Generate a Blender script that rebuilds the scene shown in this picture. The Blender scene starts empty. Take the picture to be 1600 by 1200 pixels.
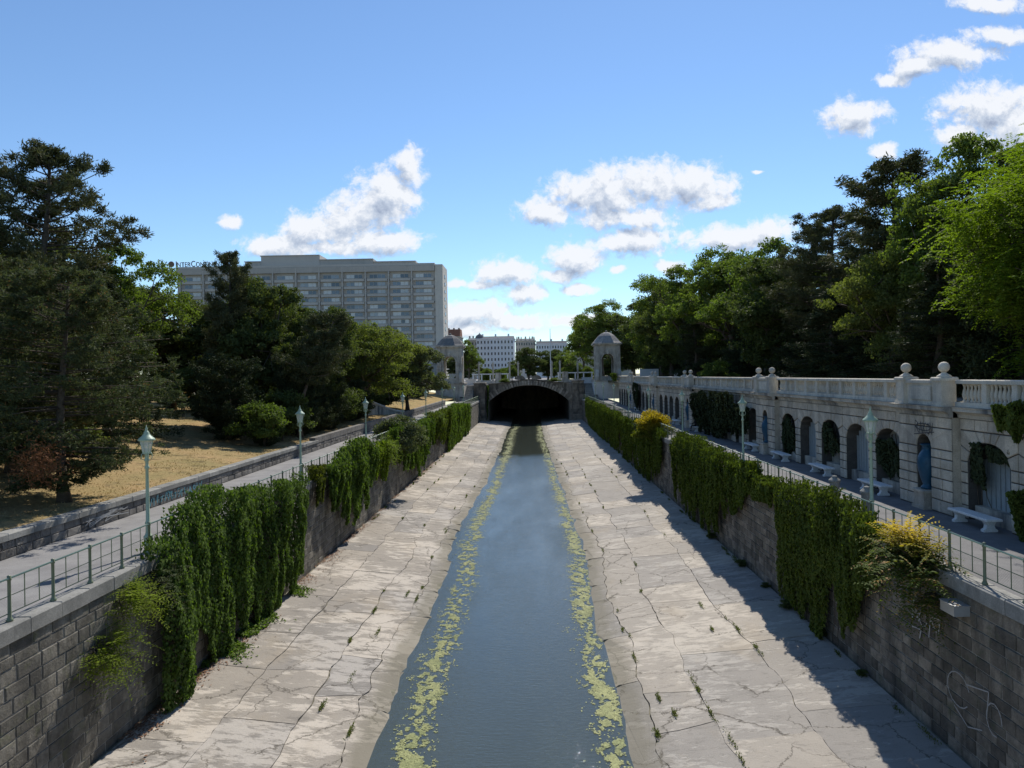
import bpy, bmesh, math, random
import numpy as np
from mathutils import Vector, Matrix
R = math.radians
PI = math.pi
sc = bpy.context.scene
col = sc.collection
rng = np.random.default_rng(7)
random.seed(7)

# ------------------------------------------------------------------ camera, sky, sun, exposure
cam_d = bpy.data.cameras.new('camera')
cam = bpy.data.objects.new('camera', cam_d); col.objects.link(cam)
cam_d.sensor_width = 36; cam_d.lens = 25.4
cam_d.clip_start = 0.1; cam_d.clip_end = 6000
cam_d.shift_x = -0.0200; cam_d.shift_y = -0.00875
cam.matrix_world = Matrix.Translation((0, 0, 5.6)) @ Matrix.Rotation(R(90), 4, 'X') @ Matrix.Rotation(R(-1.0), 4, 'Z')
sc.camera = cam
sc.view_settings.view_transform = 'Standard'
sc.view_settings.look = 'None'
sc.view_settings.exposure = 0.42
sc.view_settings.gamma = 1.0
sc.view_settings.use_curve_mapping = False
SUN = Vector((0.26, 0.97, 1.02)).normalized()
SUN_EL = math.asin(SUN.z); SUN_AZ = math.atan2(SUN.x, SUN.y)
sl = bpy.data.lights.new('sun', 'SUN'); sl.energy = 4.0; sl.angle = R(0.53); sl.color = (1.0, 0.95, 0.87)
so = bpy.data.objects.new('sun', sl); col.objects.link(so)
so.rotation_euler = (-SUN).to_track_quat('-Z', 'Y').to_euler(); so.location = (60, 200, 200)

SKY = 0.125
world = bpy.data.worlds.new('World'); sc.world = world; world.use_nodes = True
class NT:
    """small helper for node trees"""
    def __init__(s, nt): s.nt = nt; s.n = nt.nodes; s.l = nt.links
    def new(s, t, **kw):
        o = s.n.new(t)
        for k, v in kw.items(): setattr(o, k, v)
        return o
    def set(s, sock, v):
        if isinstance(v, bpy.types.NodeSocket): s.l.new(v, sock)
        elif v is not None: sock.default_value = v
    def math(s, op, a, b=None, c=None, clamp=False):
        o = s.new('ShaderNodeMath', operation=op, use_clamp=clamp)
        s.set(o.inputs[0], a); s.set(o.inputs[1], b); s.set(o.inputs[2], c)
        return o.outputs[0]
    def vmath(s, op, a, b=None, out=0):
        o = s.new('ShaderNodeVectorMath', operation=op)
        s.set(o.inputs[0], a); s.set(o.inputs[1], b)
        return o.outputs[out]
    def noise(s, vec, scale, detail=4, rough=0.55, dist=0.0, out='Fac'):
        o = s.new('ShaderNodeTexNoise'); s.set(o.inputs['Vector'], vec)
        o.inputs['Scale'].default_value = scale; o.inputs['Detail'].default_value = detail
        o.inputs['Roughness'].default_value = rough; o.inputs['Distortion'].default_value = dist
        return o.outputs[out]
    def ramp(s, fac, stops, interp='LINEAR'):
        o = s.new('ShaderNodeValToRGB'); s.set(o.inputs[0], fac); e = o.color_ramp.elements
        o.color_ramp.interpolation = interp
        while len(e) < len(stops): e.new(0.5)
        for i, (p, c) in enumerate(stops):
            e[i].position = p; e[i].color = c if len(c) == 4 else (*c, 1)
        return o.outputs[0]
    def mix(s, f, a, b, blend='MIX'):
        o = s.new('ShaderNodeMix', data_type='RGBA', blend_type=blend)
        s.set(o.inputs[0], f)
        for i, v in ((6, a), (7, b)):
            if isinstance(v, tuple) and len(v) == 3: v = (*v, 1)
            s.set(o.inputs[i], v)
        return o.outputs[2]
    def range(s, v, a, b, c=0.0, d=1.0, smooth=False):
        o = s.new('ShaderNodeMapRange'); o.interpolation_type = 'SMOOTHSTEP' if smooth else 'LINEAR'
        s.set(o.inputs[0], v)
        for i, q in enumerate((a, b, c, d)): o.inputs[1 + i].default_value = q
        return o.outputs[0]

# clouds, laid out by their direction in the sky: (tan azimuth, tan height, width, height)
CLOUDS = []
def cl(px, py, rx, ry):
    dx, dy = px - 832, py - 586
    CLOUDS.append(((dx - .0175*dy)/1130, -(dy + .0175*dx)/1130, rx/1130, ry/1130))
for c in [(430,382,62,20),(490,362,62,34),(550,345,62,48),(605,305,52,56),(643,262,28,34),(600,380,62,24),(520,388,90,14),
          (845,332,44,24),(900,300,52,38),(955,300,62,48),(1020,285,62,42),(1085,288,62,34),(1112,315,38,18),(970,338,80,20),
          (1000,374,66,26),(960,382,36,14),(1150,372,88,24),(1198,362,42,20),(900,405,48,34),(872,430,34,14),(910,455,34,9),
          (795,428,54,28),(822,460,36,18),(748,448,30,10),(740,490,66,20),(805,502,70,16),(710,446,22,8),(900,500,60,10),(720,515,60,12),
          (1340,183,52,30),(1380,234,28,15),(1480,85,84,26),(1395,124,30,12),(1560,56,56,16),(1440,104,46,18),
          (1550,170,90,44),(1600,205,90,54),(1500,212,44,24),(1545,6,62,16),(357,347,19,11),(1050,416,28,14),(960,422,15,8),(1185,273,10,5),(1700,120,80,40)]:
    cl(*c)
for _ in range(6):      # the same kind of sky goes on left, right and above the view
    a = random.choice([-1, 1])*random.uniform(1.0, 2.2); v = random.uniform(.12, 1.3)
    for q in range(2):
        CLOUDS.append((a + random.uniform(-.1, .1), v + random.uniform(-.02, .02), random.uniform(.05, .16), random.uniform(.03, .06)))
def cloud_group():
    g = bpy.data.node_groups.new('cloud_field', 'ShaderNodeTree')
    g.interface.new_socket('P', in_out='INPUT', socket_type='NodeSocketVector')
    g.interface.new_socket('D', in_out='OUTPUT', socket_type='NodeSocketFloat')
    T = NT(g); gi = T.new('NodeGroupInput'); go = T.new('NodeGroupOutput'); P = gi.outputs[0]
    w = T.noise(P, 9.0, 3, .6, out='Color')
    w = T.vmath('SUBTRACT', w, (.5, .5, .5)); w = T.vmath('MULTIPLY', w, (.035, .03, 0))
    w2 = T.noise(P, 42.0, 3, .6, out='Color')
    w2 = T.vmath('SUBTRACT', w2, (.5, .5, .5)); w2 = T.vmath('MULTIPLY', w2, (.014, .012, 0))
    Q = T.vmath('ADD', T.vmath('ADD', P, w), w2)
    best = None
    for (a, b, rx, ry) in CLOUDS:
        d = T.vmath('SUBTRACT', Q, (a, b, 0)); d = T.vmath('MULTIPLY', d, (1/rx, 1/ry, 0))
        L = T.vmath('LENGTH', d, out='Value')
        best = L if best is None else T.math('SMOOTH_MIN', best, L, 0.25)
    e = T.math('SUBTRACT', 1.20, best)
    n = T.noise(Q, 26.0, 9, .66); n = T.math('SUBTRACT', n, .5)
    n2 = T.noise(Q, 80.0, 5, .65); n2 = T.math('SUBTRACT', n2, .5)
    e = T.math('MULTIPLY_ADD', n, 2.1, e); e = T.math('MULTIPLY_ADD', n2, .9, e)
    T.l.new(e, go.inputs[0]); return g
W = NT(world.node_tree)
for n in list(W.n): W.n.remove(n)
out = W.new('ShaderNodeOutputWorld'); bg = W.new('ShaderNodeBackground')
sky = W.new('ShaderNodeTexSky', sky_type='NISHITA'); sky.sun_disc = False
sky.sun_elevation = SUN_EL; sky.sun_rotation = SUN_AZ
sky.air_density = 1.0; sky.dust_density = 0.05; sky.ozone_density = 3.0; sky.altitude = 200
tc = W.new('ShaderNodeTexCoord'); sep = W.new('ShaderNodeSeparateXYZ'); W.l.new(tc.outputs['Generated'], sep.inputs[0])
ya = W.math('MAXIMUM', sep.outputs[1], 0.05)
cmb = W.new('ShaderNodeCombineXYZ'); W.l.new(W.math('DIVIDE', sep.outputs[0], ya), cmb.inputs[0]); W.l.new(W.math('DIVIDE', sep.outputs[2], ya), cmb.inputs[1])
G = cloud_group()
g1 = W.new('ShaderNodeGroup'); g1.node_tree = G; W.l.new(cmb.outputs[0], g1.inputs[0])
g2 = W.new('ShaderNodeGroup'); g2.node_tree = G; W.l.new(W.vmath('ADD', cmb.outputs[0], (.006, .016, 0)), g2.inputs[0])
D = g1.outputs[0]
alpha = W.range(D, .0, .68, smooth=True)
front = W.range(sep.outputs[1], .12, .3, smooth=True)
alpha = W.math('MULTIPLY', alpha, front)
rel = W.math('SUBTRACT', D, g2.outputs[0])
core = W.range(D, .45, 1.5)
lit = W.math('ADD', W.math('MULTIPLY', rel, .95), W.math('SUBTRACT', .84, W.math('MULTIPLY', core, .45)))  # cloud light painted in: bright toward the sun, grey in the thick cores
lit = W.math('MINIMUM', W.math('MAXIMUM', lit, 0.0), 1.0)
ccol = W.ramp(lit, [(0.1, (.34, .40, .53)), (0.5, (.54, .61, .73)), (.95, (.90, .92, .96))])
k = .77/SKY
ccol = W.vmath('MULTIPLY', ccol, (k, k, k))
skyc = W.mix(1.0, sky.outputs[0], (.70, .79, .86), 'MULTIPLY')
fin = W.mix(W.math('MULTIPLY', alpha, .96), skyc, ccol)
W.l.new(fin, bg.inputs[0]); bg.inputs[1].default_value = SKY
W.l.new(bg.outputs[0], out.inputs[0])
world.cycles.sampling_method = 'MANUAL'; world.cycles.sample_map_resolution = 512

# ------------------------------------------------------------------ helpers
def tag(o, label=None, cat=None, group=None, kind=None):
    if label: o['label'] = label
    if cat: o['category'] = cat
    if group: o['group'] = group
    if kind: o['kind'] = kind
    return o
def empty(name, loc=(0, 0, 0), rz=0):
    o = bpy.data.objects.new(name, None); col.objects.link(o); o.location = loc; o.rotation_euler.z = rz
    o.empty_display_size = .2
    return o
def link(name, me, parent=None, loc=None):
    o = bpy.data.objects.new(name, me); col.objects.link(o)
    if parent: o.parent = parent
    if loc is not None: o.location = loc
    return o
def kids(o): return list(o.children)
def copy_tree(o, parent=None):
    c = o.copy(); col.objects.link(c); c.parent = parent
    for ch in list(o.children): copy_tree(ch, c)
    return c
class MB:
    def __init__(s): s.v = []; s.f = []
    def quad(s, a, b, c, d):
        i = len(s.v); s.v += [a, b, c, d]; s.f.append((i, i+1, i+2, i+3))
    def poly(s, pts):
        i = len(s.v); s.v += list(pts); s.f.append(tuple(range(i, i+len(pts))))
    def box(s, x0, x1, y0, y1, z0, z1, m=None):
        i = len(s.v)
        vs = [(x0,y0,z0),(x1,y0,z0),(x1,y1,z0),(x0,y1,z0),(x0,y0,z1),(x1,y0,z1),(x1,y1,z1),(x0,y1,z1)]
        if m: vs = [tuple(m @ Vector(p)) for p in vs]
        s.v += vs
        s.f += [(i,i+3,i+2,i+1),(i+4,i+5,i+6,i+7),(i,i+1,i+5,i+4),(i+1,i+2,i+6,i+5),(i+2,i+3,i+7,i+6),(i+3,i,i+4,i+7)]
    def cbox(s, x0, x1, y0, y1, z0, z1, c=.02):
        """box whose top edges are chamfered"""
        ring = lambda a, z: [(x0+a,y0+a,z),(x1-a,y0+a,z),(x1-a,y1-a,z),(x0+a,y1-a,z)]
        i = len(s.v); s.v += ring(0, z0) + ring(0, z1-c) + ring(c, z1)
        s.f.append((i+3, i+2, i+1, i))
        for q in range(2):
            for k_ in range(4):
                a = i+q*4+k_; b = i+q*4+(k_+1) % 4; s.f.append((a, b, b+4, a+4))
        s.f.append((i+8, i+9, i+10, i+11))
    def lathe(s, prof, cx=0, cy=0, n=12, m=None, cap=True):
        i = len(s.v)
        for (r, z) in prof:
            for k_ in range(n):
                a = 2*PI*k_/n; p = (cx+r*math.cos(a), cy+r*math.sin(a), z)
                s.v.append(tuple(m @ Vector(p)) if m else p)
        for q in range(len(prof)-1):
            for k_ in range(n):
                a = i+q*n+k_; b = i+q*n+(k_+1) % n; s.f.append((a, b, b+n, a+n))
        if cap:
            s.f.append(tuple(i+k_ for k_ in range(n))[::-1]); e = i+(len(prof)-1)*n; s.f.append(tuple(e+k_ for k_ in range(n)))
    def tube(s, pts, rad, n=6):
        pts = [Vector(p) for p in pts]
        if not hasattr(rad, '__len__'): rad = [rad]*len(pts)
        i = len(s.v); up = Vector((0, 0, 1))
        for j, p in enumerate(pts):
            t = (pts[min(j+1, len(pts)-1)] - pts[max(j-1, 0)])
            t = t.normalized() if t.length > 1e-6 else up
            a = t.cross(Vector((.31, .95, .05))) if abs(t.z) > .7 else t.cross(up)
            a.normalize(); b = t.cross(a)
            for k_ in range(n):
                w = 2*PI*k_/n; s.v.append(tuple(p + (a*math.cos(w)+b*math.sin(w))*rad[j]))
        for q in range(len(pts)-1):
            for k_ in range(n):
                a = i+q*n+k_; b = i+q*n+(k_+1) % n; s.f.append((a, a+n, b+n, b))
        s.f.append(tuple(i+k_ for k_ in range(n))); e = i+(len(pts)-1)*n; s.f.append(tuple(e+k_ for k_ in range(n))[::-1])
    def prism(s, pts, x0, x1):
        """outline in (y, z) pushed from x0 to x1"""
        n = len(pts); i = len(s.v)
        s.v += [(x0, p[0], p[1]) for p in pts] + [(x1, p[0], p[1]) for p in pts]
        s.f.append(tuple(range(i, i+n))); s.f.append(tuple(range(i+n, i+2*n))[::-1])
        for k_ in range(n): s.f.append((i+k_, i+n+k_, i+n+(k_+1) % n, i+(k_+1) % n))
    def prismy(s, pts, y0, y1):
        """outline in (x, z) pushed from y0 to y1"""
        n = len(pts); i = len(s.v)
        s.v += [(p[0], y0, p[1]) for p in pts] + [(p[0], y1, p[1]) for p in pts]
        s.f.append(tuple(range(i, i+n))); s.f.append(tuple(range(i+n, i+2*n))[::-1])
        for k_ in range(n): s.f.append((i+k_, i+n+k_, i+n+(k_+1) % n, i+(k_+1) % n))
    def mesh(s, name, mat, smooth=False):
        me = bpy.data.meshes.new(name); me.from_pydata(s.v, [], s.f)
        bm = bmesh.new(); bm.from_mesh(me); bmesh.ops.recalc_face_normals(bm, faces=bm.faces); bm.to_mesh(me); bm.free()
        if smooth: me.polygons.foreach_set('use_smooth', [True]*len(me.polygons))
        me.materials.append(mat); return me
    def build(s, name, mat, parent=None, smooth=False, loc=None):
        return link(name, s.mesh(name, mat, smooth), parent, loc)

def vnoise(x, y, seed=0):
    """lattice value noise, numpy"""
    x = np.asarray(x, float); y = np.asarray(y, float)
    xi = np.floor(x).astype(np.int64); yi = np.floor(y).astype(np.int64); fx = x-xi; fy = y-yi
    fx = fx*fx*(3-2*fx); fy = fy*fy*(3-2*fy)
    def h(a, b):
        v = (a*374761393 + b*668265263 + seed*974711) & 0x7fffffff
        v = ((v ^ (v >> 13))*1274126177) & 0x7fffffff
        return ((v ^ (v >> 16)) & 0xffff)/65535.0
    return (h(xi, yi)*(1-fx)+h(xi+1, yi)*fx)*(1-fy) + (h(xi, yi+1)*(1-fx)+h(xi+1, yi+1)*fx)*fy
def fbm(x, y, seed=0, o=3):
    s = 0; a = .5
    for k_ in range(o): s = s + a*vnoise(np.asarray(x)*2**k_, np.asarray(y)*2**k_, seed+k_*17); a *= .5
    return s/(1-.5**o)

# ------------------------------------------------------------------ materials
def newmat(name):
    m = bpy.data.materials.new(name); m.use_nodes = True; T = NT(m.node_tree)
    for n in list(T.n): T.n.remove(n)
    o = T.new('ShaderNodeOutputMaterial'); return m, T, o
def rand_piece(T):
    g = T.new('ShaderNodeNewGeometry'); oi = T.new('ShaderNodeObjectInfo')
    return T.math('FRACT', T.math('ADD', g.outputs['Random Per Island'], T.math('MULTIPLY', oi.outputs['Random'], 7.31)))
def stone(name, c1, c2, scale=3.0, bump=.3, rough=.9, vary=.35, stain=None, stain_amt=.6, streak=True, moss=None, spec=.2, bscale=14):
    m, T, o = newmat(name); p = T.new('ShaderNodeBsdfPrincipled')
    pos = T.new('ShaderNodeNewGeometry').outputs['Position']
    n = T.noise(pos, scale, 6, .65)
    c = T.mix(T.range(n, .3, .7), c1, c2)
    r = rand_piece(T)
    c = T.mix(1.0, c, T.ramp(r, [(0, (1-vary,)*3), (1, (1+vary*.5, 1+vary*.47, 1+vary*.42))]), 'MULTIPLY')
    if stain:
        v = T.vmath('MULTIPLY', pos, (1.0, 1.0, .22 if streak else 1.0))
        s_ = T.noise(v, .9, 6, .68); s_ = T.range(s_, .47, .66)
        c = T.mix(T.math('MULTIPLY', s_, stain_amt), c, stain)
    if moss:
        s_ = T.range(T.noise(pos, 1.7, 5, .7), .56, .7)
        c = T.mix(T.math('MULTIPLY', s_, .6), c, moss)
    fine = T.noise(pos, 30, 3, .7)
    c = T.mix(1.0, c, T.ramp(fine, [(.25, (.72,)*3), (.75, (1.22,)*3)]), 'MULTIPLY')
    T.set(p.inputs['Base Color'], c); p.inputs['Roughness'].default_value = rough; p.inputs['Specular IOR Level'].default_value = spec
    b = T.new('ShaderNodeBump'); b.inputs['Strength'].default_value = bump; b.inputs['Distance'].default_value = .03
    T.set(b.inputs['Height'], T.noise(pos, bscale, 6, .7)); T.l.new(b.outputs[0], p.inputs['Normal'])
    T.l.new(p.outputs[0], o.inputs[0]); return m
def plain(name, c, rough=.6, metal=0, vary=.15, spec=.5):
    m, T, o = newmat(name); p = T.new('ShaderNodeBsdfPrincipled')
    pos = T.new('ShaderNodeNewGeometry').outputs['Position']
    cc = T.mix(T.noise(pos, 6, 5, .7), tuple(x*(1-vary) for x in c), tuple(min(1, x*(1+vary)) for x in c))
    T.set(p.inputs['Base Color'], cc); p.inputs['Roughness'].default_value = rough; p.inputs['Metallic'].default_value = metal
    p.inputs['Specular IOR Level'].default_value = spec
    T.l.new(p.outputs[0], o.inputs[0]); return m
def leafmat(name, c1, c2, trans=.35, tcol=None, c3=None, amt3=.1, top=None, nscale=.5):
    m, T, o = newmat(name)
    g = T.new('ShaderNodeNewGeometry'); r = g.outputs['Random Per Island']; oi = T.new('ShaderNodeObjectInfo')
    tcx = T.new('ShaderNodeTexCoord')
    n = T.noise(tcx.outputs['Object'], nscale, 3, .6)
    f = T.math('ADD', T.math('MULTIPLY', r, .55), T.math('MULTIPLY', T.range(n, .3, .7), .45))
    c = T.mix(f, c1, c2)
    if c3:
        c = T.mix(T.math('MULTIPLY', T.math('GREATER_THAN', r, 1-amt3), .85), c, c3)
    if top:      # young or flowering tips high on the plant: (colour, z0, z1)
        z = T.new('ShaderNodeSeparateXYZ'); T.l.new(tcx.outputs['Object'], z.inputs[0])
        tt = T.range(T.math('ADD', z.outputs[2], T.math('MULTIPLY', T.noise(tcx.outputs['Object'], 2.2, 2), top[3])), top[1], top[2])
        c = T.mix(tt, c, top[0])
    c = T.mix(1.0, c, T.ramp(oi.outputs['Random'], [(0, (.85, .88, .85)), (1, (1.15, 1.1, 1.05))]), 'MULTIPLY')
    d = T.new('ShaderNodeBsdfPrincipled'); T.set(d.inputs['Base Color'], c); d.inputs['Roughness'].default_value = .7
    d.inputs['Specular IOR Level'].default_value = .08
    t = T.new('ShaderNodeBsdfTranslucent')
    tc_ = T.mix(1.0, c, tcol or (1.5, 1.7, .6), 'MULTIPLY'); T.set(t.inputs[0], tc_)
    ms = T.new('ShaderNodeMixShader'); ms.inputs[0].default_value = trans
    T.l.new(d.outputs[0], ms.inputs[1]); T.l.new(t.outputs[0], ms.inputs[2]); T.l.new(ms.outputs[0], o.inputs[0]); return m

M = {}
M['wall_l'] = stone('wall_stone_left', (.12, .11, .09), (.28, .26, .22), 3.2, 1.0, vary=.42, stain=(.06, .057, .05), stain_amt=.8, moss=(.12, .13, .06), bscale=8)
M['wall_r'] = stone('wall_stone_right', (.14, .12, .095), (.32, .28, .225), 2.8, 1.0, vary=.5, stain=(.05, .05, .046), stain_amt=.7, moss=(.08, .10, .05))
M['mortar'] = stone('mortar', (.30, .28, .245), (.40, .375, .33), 3, .5, stain=(.08, .08, .07), stain_amt=.45)
M['coping'] = stone('coping_stone', (.24, .235, .215), (.36, .35, .32), 3, .3, vary=.2, stain=(.11, .11, .10), stain_amt=.5)
M['arcade'] = stone('arcade_stone', (.50, .43, .34), (.70, .62, .50), 2.5, .6, vary=.2, stain=(.19, .18, .16), stain_amt=.6, bscale=10)
M['arcade_joint'] = stone('arcade_joint', (.09, .08, .07), (.15, .135, .12), 3, .3)
M['cornice'] = stone('cornice_stone', (.46, .41, .34), (.60, .55, .46), 2.5, .4, vary=.1, stain=(.09, .095, .10), stain_amt=.9)
M['balus'] = stone('balustrade_stone', (.57, .51, .42), (.72, .66, .55), 3, .3, vary=.12, stain=(.25, .25, .24), stain_amt=.6)
M['low'] = stone('low_wall_stone', (.15, .14, .13), (.29, .27, .24), 3, .6, vary=.35, stain=(.07, .065, .06), stain_amt=.6)
M['bridge'] = stone('bridge_stone', (.17, .145, .115), (.36, .31, .245), 1.2, .6, vary=.5, stain=(.05, .047, .042), stain_amt=.7)
M['bridge_lt'] = stone('bridge_voussoir_stone', (.32, .27, .21), (.58, .50, .40), 1.5, .5, vary=.35, stain=(.10, .09, .075), stain_amt=.6)
M['pavil'] = stone('pavilion_stone', (.40, .36, .30), (.62, .58, .50), .9, .5, vary=.15, stain=(.14, .125, .11), stain_amt=.75)
M['pavroof'] = stone('pavilion_roof', (.20, .19, .18), (.33, .31, .29), 1.2, .3, stain=(.12, .11, .10))
M['white_wall'] = stone('white_render', (.58, .57, .55), (.70, .69, .66), 1.0, .1, vary=.03, stain=(.4, .39, .37), stain_amt=.4)
M['bench'] = stone('bench_stone', (.66, .66, .64), (.78, .78, .76), 4, .1, vary=.05, stain=(.5, .5, .48), stain_amt=.3, rough=.6)
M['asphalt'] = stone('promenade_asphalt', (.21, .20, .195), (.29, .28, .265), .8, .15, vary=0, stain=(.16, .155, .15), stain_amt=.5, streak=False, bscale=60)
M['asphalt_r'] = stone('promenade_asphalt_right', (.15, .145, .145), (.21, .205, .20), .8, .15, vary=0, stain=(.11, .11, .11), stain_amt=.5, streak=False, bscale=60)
M['green'] = plain('green_cast_iron', (.34, .43, .31), .45, .0, .25)
M['green_dk'] = plain('dark_green_iron', (.15, .18, .11), .5, 0, .3)
M['wire'] = plain('wire', (.16, .17, .15), .5, .3, .2)
M['zinc'] = plain('zinc', (.45, .46, .46), .4, .5, .15)
M['vase'] = plain('blue_glaze', (.018, .075, .13), .45, 0, .55, .3)
M['slat'] = plain('pale_painted_slat', (.30, .34, .35), .7, 0, .3)
M['bark'] = stone('bark', (.07, .055, .04), (.15, .12, .09), 6, .9, vary=.1, stain=None, bscale=9)
M['bark_pale'] = stone('bark_pale', (.13, .10, .075), (.23, .18, .14), 6, .9, vary=.1, bscale=9)
M['hotel'] = stone('hotel_concrete', (.42, .39, .35), (.50, .465, .42), .08, .05, vary=.04, stain=(.28, .27, .25), stain_amt=.3)
M['hotel_lt'] = stone('hotel_spandrel', (.46, .43, .39), (.54, .505, .46), .15, .05, vary=.05)
M['hotel_end'] = stone('hotel_end_wall', (.54, .50, .44), (.62, .58, .51), .12, .05, vary=.03, stain=(.38, .36, .33), stain_amt=.3)
M['sign'] = plain('sign_metal', (.05, .05, .055), .5)
M['emblem'] = plain('emblem_bronze', (.14, .09, .06), .5)
M['wfac'] = stone('white_facade', (.66, .68, .70), (.76, .78, .79), .1, .05, vary=.03)
M['bfac'] = stone('buff_facade', (.42, .39, .33), (.52, .48, .41), .1, .05, vary=.05)
M['roof_red'] = stone('red_roof', (.30, .13, .08), (.42, .20, .12), .5, .2)
M['roof_grey'] = stone('grey_roof', (.14, .15, .16), (.22, .23, .24), .5, .2)
M['verd'] = plain('verdigris', (.20, .32, .28), .7)
M['glassdk'] = plain('dark_window_glass', (.03, .04, .05), .12, 0, .2)
M['black'] = plain('black_cloth', (.012, .012, .014), .8)
M['skin'] = plain('skin', (.42, .26, .19), .6, 0, .05)
M['hair'] = plain('dark_hair', (.02, .014, .01), .7)
M['whitecl'] = plain('white_cloth', (.75, .75, .74), .8, 0, .05)
M['red'] = plain('red_kiosk_paint', (.34, .09, .06), .6)
M['lampglass'] = None
m, T, o = newmat('lamp_glass'); p = T.new('ShaderNodeBsdfPrincipled'); p.inputs['Base Color'].default_value = (.75, .80, .78, 1)
p.inputs['Roughness'].default_value = .12; p.inputs['Alpha'].default_value = .45; T.l.new(p.outputs[0], o.inputs[0]); M['lampglass'] = m

# window glass of the hotel: pale curtains behind some, dark behind others
m, T, o = newmat('hotel_window'); p = T.new('ShaderNodeBsdfPrincipled')
T.set(p.inputs['Base Color'], T.ramp(rand_piece(T), [(0, (.08, .11, .14)), (.45, (.18, .23, .28)), (.6, (.42, .45, .46)), (.8, (.55, .56, .55))])); p.inputs['Roughness'].default_value = .15
T.l.new(p.outputs[0], o.inputs[0]); M['hglass'] = m

# concrete of the channel slabs
def concrete(name, base, light, dark, thr):
    m, T, o = newmat(name); p = T.new('ShaderNodeBsdfPrincipled')
    pos = T.new('ShaderNodeNewGeometry').outputs['Position']
    st = T.vmath('MULTIPLY', pos, (.8, 2.2, 1))
    big = T.noise(pos, .22, 4, .6)
    n = T.noise(st, 1.1, 9, .72, .3)
    f = T.range(T.math('ADD', n, T.math('MULTIPLY', T.math('SUBTRACT', big, .5), .7)), thr-.03, thr+.03)
    c = T.mix(T.noise(pos, .7, 5, .65), dark, base)
    c = T.mix(T.math('MULTIPLY', f, .72), c, light)
    r = rand_piece(T)
    c = T.mix(1.0, c, T.ramp(r, [(0, (.82, .83, .85)), (.5, (1, .985, .96)), (1, (1.10, 1.07, 1.02))]), 'MULTIPLY')
    sep = T.new('ShaderNodeSeparateXYZ'); T.l.new(pos, sep.inputs[0])
    spk = T.range(T.noise(pos, 26, 2, .5), .64, .72)
    c = T.mix(T.math('MULTIPLY', spk, .55), c, tuple(x*.45 for x in dark))
    # fine cracks
    v = T.new('ShaderNodeTexVoronoi'); v.feature = 'DISTANCE_TO_EDGE'; v.inputs['Scale'].default_value = .33
    T.set(v.inputs['Vector'], T.vmath('ADD', pos, T.vmath('MULTIPLY', T.noise(pos, 1.3, 5, .7, out='Color'), (1.1, 1.1, 0))))
    cr = T.range(v.outputs['Distance'], .0, .012, 1, 0)
    cr = T.math('MULTIPLY', cr, T.range(T.noise(pos, .5, 2), .40, .50))
    c = T.mix(T.math('MULTIPLY', cr, .85), c, (.07, .06, .045))
    silt = T.range(T.noise(T.vmath('MULTIPLY', pos, (.5, .25, 1)), .9, 5, .6), .55, .68)
    c = T.mix(T.math('MULTIPLY', silt, .3), c, (.36, .29, .20))
    grime = T.range(T.noise(T.vmath('MULTIPLY', pos, (.6, 1.5, 1)), 2.3, 7, .75, .5), .54, .62)
    c = T.mix(T.math('MULTIPLY', grime, .38), c, tuple(x*.55 for x in dark))
    wet = T.range(T.math('ADD', sep.outputs[2], T.math('MULTIPLY', T.noise(pos, 1.5, 5, .7), .16)), -5.44, -5.34, 1, 0)
    c = T.mix(T.math('MULTIPLY', wet, .6), c, (.16, .145, .10))
    T.set(p.inputs['Base Color'], c); p.inputs['Roughness'].default_value = .92; p.inputs['Specular IOR Level'].default_value = .15
    b = T.new('ShaderNodeBump'); b.inputs['Strength'].default_value = .5; b.inputs['Distance'].default_value = .03
    T.set(b.inputs['Height'], T.math('ADD', T.math('MULTIPLY', f, -.5), T.noise(pos, 12, 6, .7))); T.l.new(b.outputs[0], p.inputs['Normal'])
    T.l.new(p.outputs[0], o.inputs[0]); return m
M['conc_l'] = concrete('concrete_left', (.36, .325, .28), (.53, .48, .415), (.22, .20, .175), .53)
M['conc_r'] = concrete('concrete_right', (.42, .38, .33), (.52, .475, .41), (.29, .265, .23), .55)
M['bed'] = stone('channel_silt', (.13, .12, .085), (.27, .245, .18), 2, .5, vary=0, stain=(.06, .065, .035), stain_amt=.6, streak=False)
M['litter'] = stone('brown_leaf_litter', (.16, .08, .045), (.30, .17, .10), 3, .2, vary=.5)
M['algae'] = stone('algae', (.22, .25, .10), (.42, .42, .18), 1.5, .2, vary=.35, rough=.7)
M['kerb'] = stone('kerb', (.30, .29, .27), (.40, .39, .36), 2, .2)

# dry lawn
m, T, o = newmat('dry_lawn'); p = T.new('ShaderNodeBsdfPrincipled'); pos = T.new('ShaderNodeNewGeometry').outputs['Position']
c = T.mix(T.range(T.noise(pos, .35, 5, .65), .35, .65), (.42, .29, .15), (.31, .25, .12))
c = T.mix(T.range(T.noise(pos, 1.2, 4, .6), .55, .7), c, (.15, .12, .07))
c = T.mix(1.0, c, T.ramp(T.noise(pos, 9, 6, .8), [(.3, (.55,)*3), (.7, (1.4,)*3)]), 'MULTIPLY')
T.set(p.inputs['Base Color'], c); p.inputs['Roughness'].default_value = 1; p.inputs['Specular IOR Level'].default_value = 0
b = T.new('ShaderNodeBump'); b.inputs['Strength'].default_value = .8; b.inputs['Distance'].default_value = .08
T.set(b.inputs['Height'], T.noise(pos, 14, 6, .8)); T.l.new(b.outputs[0], p.inputs['Normal']); T.l.new(p.outputs[0], o.inputs[0]); M['lawn'] = m
M['park'] = stone('park_ground', (.09, .075, .045), (.15, .13, .07), .5, .4, vary=0)
M['grassbl'] = leafmat('dry_grass_blades', (.22, .17, .07), (.42, .32, .16), .3, (1.2, 1.1, .8))
M['weed'] = leafmat('weed_leaves', (.05, .08, .02), (.13, .14, .05), .3)

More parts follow.
